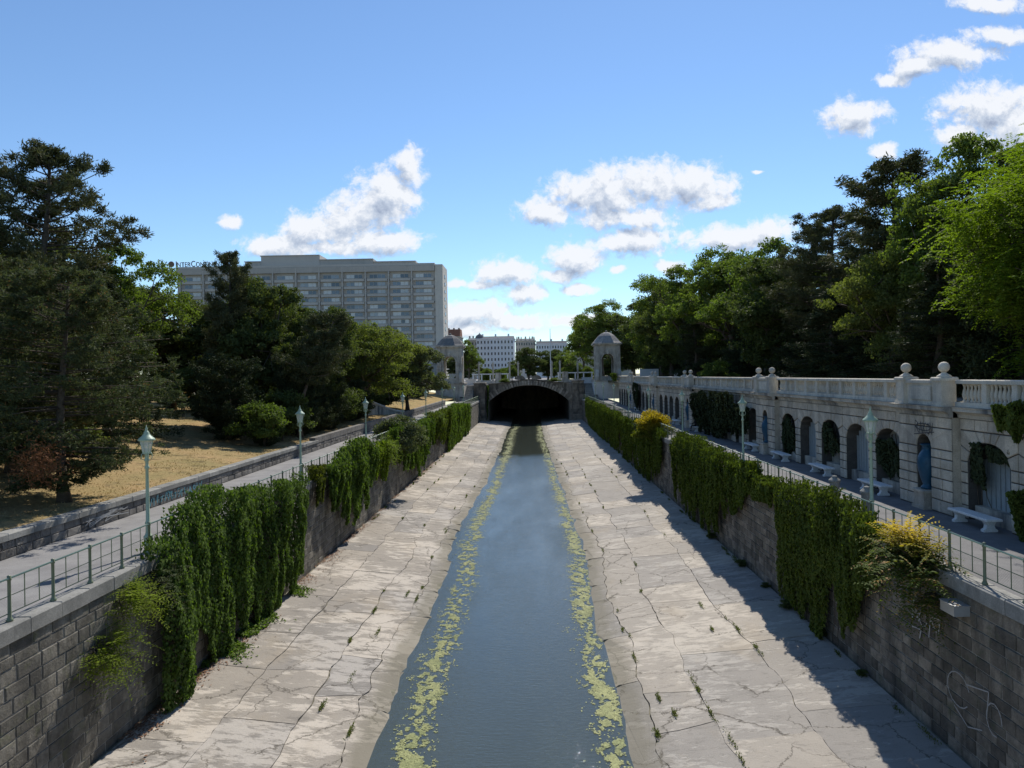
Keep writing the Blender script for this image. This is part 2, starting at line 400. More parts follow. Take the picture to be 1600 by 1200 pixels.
# water
m, T, o = newmat('river_water'); pos = T.new('ShaderNodeNewGeometry').outputs['Position']
tr = T.new('ShaderNodeBsdfTransparent'); tr.inputs[0].default_value = (.50, .54, .40, 1)
df = T.new('ShaderNodeBsdfDiffuse'); df.inputs[0].default_value = (.115, .135, .11, 1)
gl = T.new('ShaderNodeBsdfGlossy'); gl.inputs['Roughness'].default_value = .04; gl.inputs[0].default_value = (.95, .97, 1, 1)
mm = T.new('ShaderNodeMixShader'); mm.inputs[0].default_value = .45; T.l.new(tr.outputs[0], mm.inputs[1]); T.l.new(df.outputs[0], mm.inputs[2])
v1 = T.vmath('MULTIPLY', pos, (1.0, 2.6, 1)); h1 = T.noise(v1, 3.4, 4, .62, .4)
h2 = T.noise(T.vmath('MULTIPLY', pos, (1.2, 1.8, 1)), 9, 3, .6)
hh = T.math('ADD', h1, T.math('MULTIPLY', h2, .42))
calm = T.range(T.noise(T.vmath('MULTIPLY', pos, (.5, .12, 1)), 1.0, 3, .5), .35, .65, .55, 1.0)
sy = T.new('ShaderNodeSeparateXYZ'); T.l.new(pos, sy.inputs[0]); calm = T.math('MULTIPLY', calm, T.range(sy.outputs[1], 92, 104, 1, .12))
b = T.new('ShaderNodeBump'); b.inputs['Distance'].default_value = .075; T.set(b.inputs['Strength'], T.math('MULTIPLY', calm, .26)); T.set(b.inputs['Height'], hh)
fr = T.new('ShaderNodeFresnel'); fr.inputs[0].default_value = 1.45
T.l.new(b.outputs[0], fr.inputs[1]); T.l.new(b.outputs[0], gl.inputs['Normal'])
ms = T.new('ShaderNodeMixShader'); T.l.new(fr.outputs[0], ms.inputs[0]); T.l.new(mm.outputs[0], ms.inputs[1]); T.l.new(gl.outputs[0], ms.inputs[2]); T.l.new(ms.outputs[0], o.inputs[0]); M['water'] = m

# foliage
M['pine'] = leafmat('pine_needles', (0.054, 0.065, 0.032), (0.130, 0.133, 0.068), .15, (1.2, 1.3, .6), nscale=.4)
M['cedar'] = leafmat('cedar_needles', (.050, .064, .030), (.13, .145, .070), .25, (1.2, 1.3, .7), c3=(.22, .11, .05), amt3=.03, nscale=.6)
M['yew'] = leafmat('yew_needles', (0.029, 0.041, 0.022), (0.074, 0.089, 0.043), .12, (1.2, 1.3, .5))
M['broad'] = leafmat('broad_leaves', (0.064, 0.092, 0.025), (0.184, 0.220, 0.064), .36, (1.5, 1.8, .5))
M['broad_dk'] = leafmat('dark_broad_leaves', (0.054, 0.072, 0.026), (0.134, 0.158, 0.058), .28, (1.4, 1.6, .5))
M['willow'] = leafmat('pale_green_leaves', (0.094, 0.110, 0.037), (0.206, 0.225, 0.077), .4, (1.4, 1.6, .5))
M['robinia'] = leafmat('lime_leaves', (.075, .115, .020), (.17, .22, .040), .45, (1.6, 1.9, .35))
M['greygr'] = leafmat('grey_green_leaves', (0.069, 0.088, 0.043), (0.163, 0.188, 0.106), .28, (1.3, 1.4, .6))
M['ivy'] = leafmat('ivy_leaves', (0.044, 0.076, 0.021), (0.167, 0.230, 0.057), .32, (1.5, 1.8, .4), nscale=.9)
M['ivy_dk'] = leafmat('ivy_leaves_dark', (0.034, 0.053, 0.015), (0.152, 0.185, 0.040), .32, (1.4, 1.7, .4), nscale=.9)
M['ivy_olive'] = leafmat('ivy_leaves_olive', (.040, .052, .012), (.115, .135, .026), .34, (1.6, 1.7, .4), nscale=.9)
M['yellowgr'] = leafmat('yellow_green_leaves', (.09, .13, .02), (.22, .27, .045), .45, (1.5, 1.7, .4))
M['yellowbush'] = leafmat('yellow_topped_leaves', (.05, .075, .015), (.12, .15, .03), .4, (1.5, 1.5, .4), top=((.42, .32, .03), .35, 1.4, .9))
M['ailan'] = leafmat('tree_of_heaven_leaves', (.045, .075, .020), (.12, .155, .045), .4, (1.5, 1.5, .5), top=((.55, .42, .04), 1.15, 1.75, .8), c3=(.34, .22, .12), amt3=.14)
M['rust'] = leafmat('rusty_dead_needles', (.13, .06, .03), (.25, .13, .07), .2, (1.2, 1, .8))

# ------------------------------------------------------------------ foliage meshes
def leaf_mesh(name, C, A, N, L, Wd, mat, fold=.25):
    n = len(C); A = A/np.maximum(np.linalg.norm(A, axis=1, keepdims=True), 1e-6)
    B = np.cross(A, N); B /= np.maximum(np.linalg.norm(B, axis=1, keepdims=True), 1e-6); N2 = np.cross(B, A)
    L = np.broadcast_to(np.asarray(L, float), (n,))[:, None]; Wd = np.broadcast_to(np.asarray(Wd, float), (n,))[:, None]
    V = np.empty((n, 4, 3))
    V[:, 0] = C - A*L*.5; V[:, 1] = C + B*Wd*.5 + N2*Wd*fold - A*L*.08; V[:, 2] = C + A*L*.5; V[:, 3] = C - B*Wd*.5 + N2*Wd*fold - A*L*.08
    me = bpy.data.meshes.new(name); me.vertices.add(n*4); me.loops.add(n*4); me.polygons.add(n)
    me.vertices.foreach_set('co', V.reshape(-1)); me.loops.foreach_set('vertex_index', np.arange(n*4, dtype=np.int32))
    me.polygons.foreach_set('loop_start', np.arange(0, n*4, 4, dtype=np.int32)); me.polygons.foreach_set('loop_total', np.full(n, 4, dtype=np.int32))
    me.update(calc_edges=True); me.materials.append(mat); return me
def rdir(n, g): 
    v = g.normal(size=(n, 3)); return v/np.linalg.norm(v, axis=1, keepdims=True)

def broadleaf(name, h, r, cb, seed, n, leaf, mat, bark='bark', nl=16, spread=.13, per=26, frond=0, droop=.0):
    """returns (crown mesh, trunk mesh); base at origin"""
    g = np.random.default_rng(seed)
    zc = (cb+h)/2; rz = (h-cb)/2
    i = np.arange(nl)+.5; ph = np.arccos(1-2*i/nl); th = PI*(1+5**.5)*i+seed
    d = np.stack([np.cos(th)*np.sin(ph), np.sin(th)*np.sin(ph), np.cos(ph)], 1)
    d += g.normal(size=d.shape)*.28
    lc = d*np.array([r*.6, r*.6, rz*.62])*g.uniform(.62, 1.15, (nl, 1)) + np.array([0, 0, zc])
    lr = g.uniform(.24, .52, nl)*min(r, rz*1.1)
    lc = np.vstack([lc, [[0, 0, zc]]]); lr = np.append(lr, .5*min(r, rz))
    cc = []; cn = []
    for c, q in zip(lc, lr):
        dd = rdir(per, g); dd[:, 2] = np.abs(dd[:, 2])*.9 - .25*g.random(per)
        cc.append(c + dd*q*np.array([1, 1, .85])*g.uniform(.75, 1.15, (per, 1))); cn.append(dd)
    cc = np.vstack(cc); cn = np.vstack(cn); k = max(1, n//len(cc))
    idx = np.repeat(np.arange(len(cc)), k); m = len(idx); s = spread*r*g.uniform(.6, 1.5, len(cc))[idx][:, None]
    if frond:
        # feathery sprays: each clump carries drooping stalks with leaflets in two rows
        nst = frond; lp = 14
        st_i = np.repeat(np.arange(len(cc)), nst); ns = len(st_i)
        o = cc[st_i] + g.normal(size=(ns, 3))*spread*r*.9
        sd = cn[st_i]*.8 + rdir(ns, g)*.9; sd[:, 2] -= droop; sd /= np.linalg.norm(sd, axis=1, keepdims=True)
        Ls = g.uniform(.5, 1.0, ns)*leaf*5.2
        side = np.cross(sd, np.array([0, 0, 1.0])); side /= np.maximum(np.linalg.norm(side, axis=1, keepdims=True), .01)
        C = []; A = []; N = []
        for j in range(lp):
            t = (j//2+1)/(lp/2); sg = 1 if j % 2 else -1
            pos = o + sd*(Ls*t)[:, None]; pos[:, 2] -= Ls*t*t*.35
            ax = side*sg + sd*.5; ax[:, 2] -= .25
            ax /= np.linalg.norm(ax, axis=1, keepdims=True)
            C.append(pos + ax*leaf*.5); A.append(ax + g.normal(size=ax.shape)*.15); N.append(np.tile([0, 0, 1.0], (ns, 1)) + g.normal(size=(ns, 3))*.35)
        C = np.vstack(C); A = np.vstack(A); N = np.vstack(N)
        crown = leaf_mesh(name+'_crown', C, A, N, leaf*g.uniform(.8, 1.2, len(C)), leaf*.42, mat)
    else:
        C = cc[idx] + rdir(m, g)*(g.random((m, 1))**.45)*s*1.55*np.array([1, 1, .6])
        N = cn[idx]*.7 + rdir(m, g)*.9 + np.array([0, 0, .5]); A = rdir(m, g); A[:, 2] -= droop + .25
        crown = leaf_mesh(name+'_crown', C, A, N, leaf*g.uniform(.7, 1.35, m), leaf*g.uniform(.5, .8, m), mat)
    tb = MB(); tr = .026*h
    pts = []; rr = []
    for t in np.linspace(0, 1, 8):
        pts.append((g.normal()*.10*t*r*.3, g.normal()*.1*t*r*.3, t*zc*1.05)); rr.append(tr*(1.35 if t == 0 else 1)*(1-.6*t))
    tb.tube(pts, rr, 9)
    for c, q in zip(lc[:-1], lr):
        t0 = g.uniform(.5, .95); p0 = Vector(pts[int(t0*7)]); c = Vector(c); mid = p0.lerp(c, .5) + Vector((0, 0, -.06*(c-p0).length)); 
        tb.tube([p0, mid, c], [tr*.42, tr*.28, tr*.12], 6)
        for _ in range(4):
            e = c + Vector(rdir(1, g)[0])*q*.95; tb.tube([mid.lerp(c, g.uniform(.4, 1)), e], [tr*.14, tr*.04], 5)
    return crown, tb.mesh(name+'_trunk', M[bark], True)

def conifer(name, h, r, cb, seed, nb, needle, mat, bark='bark', shape='pine', tuft=16, per=9, droop=0.0, lean=(0, 0), wid=.16, ts=1.0):
    g = np.random.default_rng(seed); tb = MB(); tr = .02*h
    def axis(t): return np.array([lean[0]*t*t + math.sin(t*5+seed)*.02*h, lean[1]*t*t + math.cos(t*4+seed)*.02*h, t*h])
    pts = [tuple(axis(t)) for t in np.linspace(0, .97, 12)]; tb.tube(pts, [tr*(1.4 if j == 0 else 1)*(1-.8*j/11) for j in range(12)], 9)
    tc_ = []; td = []
    for b_ in range(nb):
        u = (b_+g.random())/nb; t = cb/h + (1-cb/h)*u
        if shape == 'pine': pr = (max(0, 1-u**2.2))**.5*(.45+.85*vnoise(u*7, seed, 3)) * (.55+.45*min(1, u*4+.3))
        elif shape == 'cone': pr = (1-u)**.75*.95+.06
        else: pr = (max(0, 1-(2*u-1)**2)**.5*.9+.1)*(.62+.6*vnoise(u*8+b_%3, seed, 3))
        Lb = float(r*pr*g.uniform(.65, 1.1)); a = g.random()*2*PI; el = (.10+.45*u**2)-droop*(1-u)
        d = np.array([math.cos(a)*math.cos(el), math.sin(a)*math.cos(el), math.sin(el)]); o = axis(t)
        mid = o + d*Lb*.5 + np.array([0, 0, -.05*Lb]); e = o + d*Lb + np.array([0, 0, .08*Lb if droop == 0 else -.12*Lb])
        tb.tube([tuple(o), tuple(mid), tuple(e)], [tr*.28*(1-.6*u), tr*.16*(1-.5*u), tr*.05], 5)
        for j in range(max(2, int(per*(.3+Lb/r)))):
            s = g.uniform(.28, 1.0)**.8; base = o + (e-o)*s + np.array([0, 0, -.05*Lb*math.sin(PI*s)])
            sd = np.array([-d[1], d[0], 0])*g.uniform(-1, 1)*Lb*.36*(1.15-s)+np.array([0, 0, g.normal()*.05*Lb + .02])
            p = base + sd; tc_.append(p); dd = d*.6 + sd*.3/max(Lb, .1) + np.array([0, 0, .5-droop*2]); td.append(dd/np.linalg.norm(dd))
    tc_ = np.array(tc_); td = np.array(td); idx = np.repeat(np.arange(len(tc_)), tuft); m = len(idx)
    dirs = td[idx]*.55 + rdir(m, g); dirs[:, 2] -= droop*.6
    dirs /= np.linalg.norm(dirs, axis=1, keepdims=True)
    C = tc_[idx] + rdir(m, g)*g.random((m, 1))*ts*needle*1.1*np.array([1, 1, .6]) + dirs*needle*.45
    crown = leaf_mesh(name+'_crown', C, dirs, rdir(m, g), needle*g.uniform(.8, 1.3, m), needle*wid, mat, .1)
    return crown, tb.mesh(name+'_trunk', M[bark], True)

PROTO = {}
PROTO['broad_a'] = broadleaf('broad_a', 14, 5.0, 2.2, 11, 46000, .23, M['broad'], nl=22, spread=.085, per=26)
PROTO['broad_b'] = broadleaf('broad_b', 16, 5.5, 2.6, 23, 46000, .25, M['broad'], nl=24, spread=.085, per=26)
PROTO['broad_dk'] = broadleaf('broad_dk', 14, 5.0, 1.2, 31, 44000, .26, M['broad_dk'], nl=22, spread=.09, per=24)
PROTO['willow'] = broadleaf('willow', 12, 5.0, 1.2, 41, 44000, .20, M['willow'], nl=24, spread=.08, droop=.5, per=26)
PROTO['grey'] = broadleaf('grey', 10, 4.6, .9, 51, 36000, .24, M['greygr'], nl=22, spread=.085)
PROTO['robinia'] = broadleaf('robinia', 12, 4.2, 1.0, 61, 0, .19, M['robinia'], nl=26, per=26, frond=9, droop=.12, spread=.10)
PROTO['pine_a'] = conifer('pine_a', 17, 5.6, 4.5, 3, 112, .25, M['pine'], tuft=34, per=20, wid=.26, ts=1.5)
PROTO['pine_b'] = conifer('pine_b', 15, 4.0, 1.5, 8, 110, .25, M['pine'], tuft=28, per=20, wid=.26, ts=1.6)
PROTO['cedar'] = conifer('cedar', 10, 4.4, .9, 5, 150, .15, M['cedar'], shape='oval', tuft=36, per=19, droop=.12, bark='bark', wid=.30, ts=1.5)
PROTO['spruce'] = conifer('spruce', 14, 4.0, .4, 15, 140, .24, M['yew'], shape='cone', tuft=24, per=16, droop=.15, wid=.28, ts=1.8)
PROTO['yew'] = conifer('yew', 5, 2.6, .1, 25, 90, .14, M['yew'], shape='oval', tuft=26, per=18, ts=1.8, wid=.4)
PROTO['lean_pine'] = conifer('lean_pine', 9.5, 3.2, 4.2, 35, 56, .25, M['pine'], tuft=26, per=16, lean=(2.4, .5), bark='bark_pale', wid=.26, ts=1.6)
PROTO['shrub'] = broadleaf('shrub', 3, 1.9, .05, 71, 14000, .14, M['broad'], nl=14, spread=.12)
PROTO['shrub_dk'] = broadleaf('shrub_dk', 3, 1.9, .05, 75, 14000, .15, M['broad_dk'], nl=14, spread=.12)
used = set()
def tree(kind, x, y, z, h, r, label, cat='tree', name='tree', rz=None, group=None):
    cr, tk = PROTO[kind]
    dims = {'broad_a': (14, 5), 'broad_b': (16, 5.5), 'broad_dk': (14, 5), 'willow': (12, 5), 'grey': (10, 4.6), 'robinia': (12, 4.2), 'pine_a': (17, 5.4),
            'pine_b': (15, 4), 'cedar': (10, 4.4), 'spruce': (14, 4), 'yew': (5, 2.6), 'lean_pine': (9.5, 3.2), 'shrub': (3, 1.9), 'shrub_dk': (3, 1.9)}[kind]
    t = empty(name, (x, y, z), rz if rz is not None else random.uniform(0, 6.28)); t.scale = (r/dims[1], r/dims[1], h/dims[0])
    link('crown' if cat == 'tree' else 'foliage', cr, t); link('trunk' if cat == 'tree' else 'stem', tk, t)
    return tag(t, label, cat, group)

# ------------------------------------------------------------------ the setting: channel, water, grounds
XL, XR = -12.2, 11.3
ZW = -5.6        # water level
YB = 168.0       # bridge face
def edge_l(y):
    y = np.asarray(y, float)
    return -5.05 - .45*np.exp(-((y-55)/12)**2) + .55*(fbm(y*.22, 1.3, 5)-.5) + .5*(fbm(y*.9, 4.3, 9)-.5)
def edge_r(y):
    y = np.asarray(y, float)
    return 2.75 + .35*np.exp(-((y-50)/14)**2) - .9*np.clip((y-70)/60, 0, 1) + .45*(fbm(y*.25, 7.7, 15)-.5) + .45*(fbm(y*.9, 2.2, 19)-.5)
def zfloor(x, y):
    x = np.asarray(x, float); el = edge_l(y); er = edge_r(y)
    zl = -4.8 + (ZW+4.8)*(x-XL)/(el-XL); zr = -4.8 + (ZW+4.8)*(XR-x)/(XR-er)
    z = np.maximum(np.minimum(zl, zr), np.minimum(zl, zr))
    z = np.where(x < el, zl, np.where(x > er, zr, ZW - .07 - .10*np.clip(np.minimum(x-el, er-x)/1.3, 0, 1) - .5*np.clip((np.minimum(x-el, er-x)-1.3)/1.0, 0, 1)))
    return z
def gridmesh(name, xs, ys, zf, mat, kind='structure', smooth=True):
    X, Y = np.meshgrid(xs, ys); Z = zf(X, Y)
    V = np.stack([X, Y, Z], -1).reshape(-1, 3); nx = len(xs); ny = len(ys)
    a = (np.arange(ny-1)[:, None]*nx + np.arange(nx-1)[None]).reshape(-1)
    F = np.stack([a, a+1, a+nx+1, a+nx], 1)
    me = bpy.data.meshes.new(name); me.from_pydata(V.tolist(), [], F.tolist()); me.materials.append(mat)
    if smooth: me.polygons.foreach_set('use_smooth', [True]*len(me.polygons))
    return tag(link(name, me), kind=kind)
bed = gridmesh('channel_bed', np.linspace(XL, XR, 120), np.concatenate([np.linspace(-10, 90, 400), np.linspace(90.5, 240, 160)]),
               lambda X, Y: zfloor(X, Y) + .03*(fbm(X*1.5, Y*1.5, 3)-.5), M['bed'])
gridmesh('river_water', np.array([-7.5, 4.6]), np.array([-10., 240.]), lambda X, Y: X*0+ZW, M['water'])

# concrete slabs with ragged joints: lanes along the river, each lane cut across at its own places
def slab_field(side, mat, parent, seed):
    g = random.Random(seed); fr = [0, .30, .62, .86, 1.0] if side < 0 else [0, .34, .66, .88, 1.0]
    def lane(c, y):
        e = float(edge_l(y))+.15 if side < 0 else float(edge_r(y))-.15
        w = XL+.12 if side < 0 else XR-.12
        k_ = 0 if c in (0, len(fr)-1) else 1
        return w + (e-w)*fr[c] + k_*(.75*(float(fbm(y*.16, c*7.7+seed, 3))-.5) + .30*(float(fbm(y*1.1, c*3.1+seed, 6))-.5))
    ends = {}
    for c in range(len(fr)-1):
        y = -4.0 + g.uniform(-2, 0); tilt = 0; prev = (y, y, 0)
        while y < YB+1:
            y += g.choice([1.6, 2.4, 3.2, 4.0, 5.2, 6.5])*g.uniform(.85, 1.2)*(1+max(0, y-70)/200)
            cur = (y+g.uniform(-.35, .35), y+g.uniform(-.35, .35), g.uniform(0, 99))
            def cross(q, n_=8):
                r_ = []
                for k_ in range(n_+1):
                    t = k_/n_; yy = q[0]+(q[1]-q[0])*t + .16*(float(fbm(q[2]+t*3, 2.2, 2, 4))-.5)*math.sin(PI*t)**.4
                    xa, xb = lane(c, yy), lane(c+1, yy); r_.append((xa+(xb-xa)*t, yy))
                return r_
            lo, hi = cross(prev), cross(cur)
            def rail(cc, ya, yb):
                n_ = max(2, int((yb-ya)/.33)); return [(lane(cc, ya+(yb-ya)*k_/n_), ya+(yb-ya)*k_/n_) for k_ in range(1, n_)]
            pts = lo + rail(c+1, lo[-1][1], hi[-1][1]) + hi[::-1] + rail(c, lo[0][1], hi[0][1])[::-1]
            n = len(pts); ar = sum(pts[i][0]*pts[(i+1) % n][1]-pts[(i+1) % n][0]*pts[i][1] for i in range(n)); sgn = 1 if ar > 0 else -1
            gap = g.choice([.005, .008, .010, .014, .020, .030]); ins = []
            for i in range(n):
                p0, p1 = pts[i-1], pts[(i+1) % n]; dx, dy = p1[0]-p0[0], p1[1]-p0[1]; L = math.hypot(dx, dy) or 1
                k_ = gap + .022*max(0, float(vnoise(pts[i][0]*1.3, pts[i][1]*1.3, 8))-.62)
                ins.append((pts[i][0]-dy/L*k_*sgn, pts[i][1]+dx/L*k_*sgn))
            tilt = g.uniform(-.010, .014)
            top = [(p[0], p[1], float(zfloor(p[0], p[1])) + .06 + tilt) for p in ins]
            mb = MB(); mb.poly(top)
            i = len(mb.v); mb.v += [(p[0], p[1], p[2]-.16) for p in top]
            for k_ in range(n): mb.f.append((k_, (k_+1) % n, i+(k_+1) % n, i+k_))
            mb.build('concrete_slab', mat, parent)
            prev = cur
    # weeds like to stand in the joints between lanes
    return [(lane(c, y), y) for c in (1, 2, 3) for y in [g.uniform(20, 95) for _ in range(12)]]
ap_l = empty('concrete_apron', (0, 0, 0)); tag(ap_l, kind='structure'); JL = slab_field(-1, M['conc_l'], ap_l, 3)
ap_r = empty('concrete_apron', (0, 0, 0)); tag(ap_r, kind='structure'); JR = slab_field(1, M['conc_r'], ap_r, 4)

# promenades and grounds
def sheet(name, x0, x1, y0, y1, z, mat, th=.4):
    mb = MB(); mb.box(x0, x1, y0, y1, z-th, z); return tag(mb.build(name, mat), kind='structure')
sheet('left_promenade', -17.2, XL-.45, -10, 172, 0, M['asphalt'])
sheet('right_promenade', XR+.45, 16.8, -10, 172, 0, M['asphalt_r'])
def zlawn(x, y):
    x = np.asarray(x, float); y = np.asarray(y, float)
    t = np.clip((-17.3-x)/16, 0, 1); s = t*t*(3-2*t)*.5 + t*.5
    return .74 + 1.75*s + .5*np.clip((y-60)/60, 0, 1)*np.clip((-17.3-x)/4, 0, 1) + .12*(fbm(x*.3, y*.3, 77)-.5)*np.clip((-17.3-x)/2, 0, 1)
gridmesh('dry_lawn', np.linspace(-60, -17.25, 60), np.linspace(-20, 171, 130), zlawn, M['lawn'])
sheet('left_park_ground', -2500, -59.8, -200, 3000, 2.45, M['park'])
sheet('right_park_ground', 16.9, 2500, -200, 3000, 4.1, M['park'])
sheet('far_ground', -59.8, 16.9, 171, 3000, 3.45, M['asphalt'])
sheet('park_path', 19.2, 22.4, -40, 160, 4.13, M['asphalt'], .03)

# dry grass on the lawn
n = 30000; gx = -17.4 - 26*rng.random(n)**1.3; gy = 15+75*rng.random(n); keep = fbm(gx*.5, gy*.5, 5) > .42; gx = gx[keep]; gy = gy[keep]; n = len(gx)
C = np.stack([gx, gy, zlawn(gx, gy)+.03], 1); A = rdir(n, rng)*.7 + np.array([0, 0, .8])
o = link('dry_grass', leaf_mesh('dry_grass', C, A, rdir(n, rng), rng.uniform(.06, .16, n), .03, M['grassbl'])); tag(o, 'dry straw coloured grass over the sloping lawn', 'grass', kind='stuff')

# ------------------------------------------------------------------ stone walls
def unit_stone(name, mat, seed, j=.012):
    """front along +x, unit in y and z, 1 in x (scaled by the object)"""
    g = random.Random(seed); mb = MB(); c = .045
    f = lambda: g.uniform(-j, j)*2
    out = [(0, -.5+abs(f()), -.5+abs(f())), (0, .5-abs(f()), -.5+abs(f())), (0, .5-abs(f()), .5-abs(f())), (0, -.5+abs(f()), .5-abs(f()))]
    mid = [(.6, y*.985, z*.98) for _, y, z in out]; fr = [(1+f()*3, y*(1-c*1.6), z*(1-c*2.6)) for _, y, z in out]; cen = (1.15, 0.04*g.uniform(-1, 1), 0)
    mb.v = out+mid+fr+[cen]
    for k_ in range(4):
        b_ = (k_+1) % 4; mb.f += [(k_, b_, b_+4, k_+4), (k_+4, b_+4, b_+8, k_+8), (k_+8, b_+8, 12)]
    return mb.mesh(name, mat)
def stone_wall(root, xf, face, y0, y1, z0, z1, courses, lens, mat, mats, near, cnt=300, relief=.05, seed=1, name='stone', shift=0.0):
    """face=+1 looks to +x. stones with near[0]<y<near[1] are parts, the others one mesh of stuff"""
    g = random.Random(seed); units = [unit_stone(name, mat, seed*10+k_) for k_ in range(5)]
    zs = [z0]
    while zs[-1] < z1-.12: zs.append(zs[-1] + g.uniform(*courses))
    k_ = (z1-z0)/(zs[-1]-z0); zs = [z0+(z-z0)*k_ for z in zs]
    items = []
    for a, b_ in zip(zs[:-1], zs[1:]):
        y = y0 - g.random()*lens[1]
        while y < y1:
            L = g.uniform(*lens); q0 = max(y, y0); q1 = min(y+L, y1)
            if q1-q0 > .08: items.append((q0, q1, a, b_, g.uniform(.6, 1.4)*relief, g.randrange(5), g.choice([0, 1])))
            y += L
    ins = [it for it in items if near[0] < it[0] < near[1]]; ins.sort(key=lambda t: t[0]); ins = ins[:cnt]; sel = set(id(t) for t in ins)
    mb = MB()
    for it in items:
        q0, q1, a, b_, d, u, fl = it; ly, lz = q1-q0-.016, b_-a-.016; cy, cz = (q0+q1)/2, (a+b_)/2
        if id(it) in sel:
            o = link(name, units[u], root); o.location = (xf, cy, cz); o.scale = (d, ly, lz); o.rotation_euler.z = 0 if face > 0 else PI
            if fl: o.rotation_euler.x = PI
        else:
            i = len(mb.v); fx = xf+face*d; c = .02
            mb.v += [(xf, cy-ly/2, cz-lz/2), (xf, cy+ly/2, cz-lz/2), (xf, cy+ly/2, cz+lz/2), (xf, cy-ly/2, cz+lz/2),
                     (fx, cy-ly/2+c, cz-lz/2+c), (fx, cy+ly/2-c, cz-lz/2+c), (fx, cy+ly/2-c, cz+lz/2-c), (fx, cy-ly/2+c, cz+lz/2-c)]
            for q in range(4):
                w = (q+1) % 4; mb.f.append((i+q, i+w, i+w+4, i+q+4))
            mb.f.append((i+4, i+5, i+6, i+7))
    if mb.v: tag(mb.build(name, mat, root), kind='stuff')

def coping(root, x0, x1, y0, y1, z0, z1, L, mat, name='coping_stone', seed=1):
    g = random.Random(seed); y = y0; meshes = []
    for k_ in range(3):
        mb = MB(); mb.cbox(x0, x1, -L/2+.006, L/2-.006, z0, z1, .03); meshes.append(mb.mesh(name, mat))
    while y < y1:
        o = link(name, g.choice(meshes), root); o.location = (g.uniform(-.008, .008), y+L/2, g.uniform(-.004, .004)); y += L

wl = empty('embankment_wall', (XL, 20, -4.8)); wl.location = (0, 0, 0)
tag(wl, 'grey stone embankment wall on the left bank, under the left promenade', 'wall', kind=None)
mb = MB(); mb.box(XL-.44, XL, -10, YB, -5.6, -.36); mb.build('wall_core', M['mortar'], wl)
stone_wall(wl, XL, 1, -8, YB, -4.85, -.36, (.27, .40), (.45, .95), M['wall_l'], None, (15.5, 60), 300, .024, 5)
coping(wl, XL-.44, XL+.09, -8, YB, -.36, 0.02, 1.15, M['coping'], seed=2)
wr = empty('embankment_wall', (0, 0, 0))
tag(wr, 'brown rubble stone embankment wall on the right bank, shaded side', 'wall')
mb = MB(); mb.box(XR, XR+.44, -10, YB, -5.6, -.36); mb.build('wall_core', M['mortar'], wr)
stone_wall(wr, XR, -1, -8, YB, -4.85, -.36, (.26, .44), (.34, .82), M['wall_r'], None, (15.5, 60), 300, .032, 6)
coping(wr, XR-.09, XR+.44, -8, YB, -.36, 0.02, 1.15, M['coping'], seed=3)

# low wall between promenade and lawn
lw = empty('low_retaining_wall', (0, 0, 0)); tag(lw, 'low stone retaining wall with graffiti between left promenade and dry lawn', 'wall')
mb = MB(); mb.box(-17.3, -17.0, -8, 140, -.3, .58); mb.build('wall_core', M['arcade_joint'], lw)
stone_wall(lw, -17.0, 1, -8, 140, 0.0, .58, (.26, .32), (.5, 1.0), M['low'], None, (16, 100), 290, .04, 9)
coping(lw, -17.42, -16.9, -8, 56, .58, .80, 1.2, M['coping'], seed=5)
mb = MB(); mb.box(-17.40, -16.93, 56.05, 140, .58, 1.02); mb.build('coping_course', M['low'], lw)

# ------------------------------------------------------------------ arcade on the right
XA = 16.0; ZS, RISE, HW = 2.12, .78, 1.2
aw = empty('arcade_wall', (0, 0, 0)); tag(aw, 'long pale stone arcade wall with arches and balustrade beside the right promenade', 'wall')
pairs = [29.0, 48.8, 73.2, 93.7, 115.4]
secs = []   # (y0, y1, n arches)
hwp = 1.95
secs.append((pairs[0]-hwp-3.24*6, pairs[0]-hwp, 6))
for a, b_, n_ in zip(pairs[:-1], pairs[1:], (5, 6, 5, 5)): secs.append((a+hwp, b_-hwp, n_))
secs.append((pairs[-1]+hwp, 134.0, 5))
ARCHES = []
for (a, b_, n_) in secs:
    p_ = (b_-a)/n_
    for k_ in range(n_): ARCHES.append((a+p_*(k_+.5), p_))
def arch_pts(c, a, zs, rise, n=12): return [(c - a*math.cos(PI*k_/n), zs + rise*math.sin(PI*k_/n)) for k_ in range(n+1)]
core = MB()
def arch_face(mb, x, y0, y1, c, a, zs, rise, zt, depth, zb=0.0):
    """wall face at x from y0 to y1 with one arched opening, and its reveal to x+depth"""
    mb.quad((x, y0, zb), (x, c-a, zb), (x, c-a, zt), (x, y0, zt)); mb.quad((x, c+a, zb), (x, y1, zb), (x, y1, zt), (x, c+a, zt))
    ap = arch_pts(c, a, zs, rise)
    for p, q in zip(ap[:-1], ap[1:]):
        mb.quad((x, p[0], p[1]), (x, q[0], q[1]), (x, q[0], zt), (x, p[0], zt))
        mb.quad((x, p[0], p[1]), (x, q[0], q[1]), (x+depth, q[0], q[1]), (x+depth, p[0], p[1]))
    for s_ in (-1, 1): mb.quad((x, c+s_*a, zb), (x+depth, c+s_*a, zb), (x+depth, c+s_*a, zs), (x, c+s_*a, zs))
blocks = []   # (yc, list of (y,z), x)
gA = random.Random(21)
def add_course(x, y0, y1, z0, z1, L):
    y = y0 ; n_ = max(1, round((y1-y0)/L)); w = (y1-y0)/n_
    cuts = [y0] + [y0+w*(k_+gA.uniform(-.12, .12)) for k_ in range(1, n_)] + [y1]
    for a, b_ in zip(cuts[:-1], cuts[1:]): blocks.append(((a+b_)/2, [(a, z0), (b_, z0), (b_, z1), (a, z1)], x))
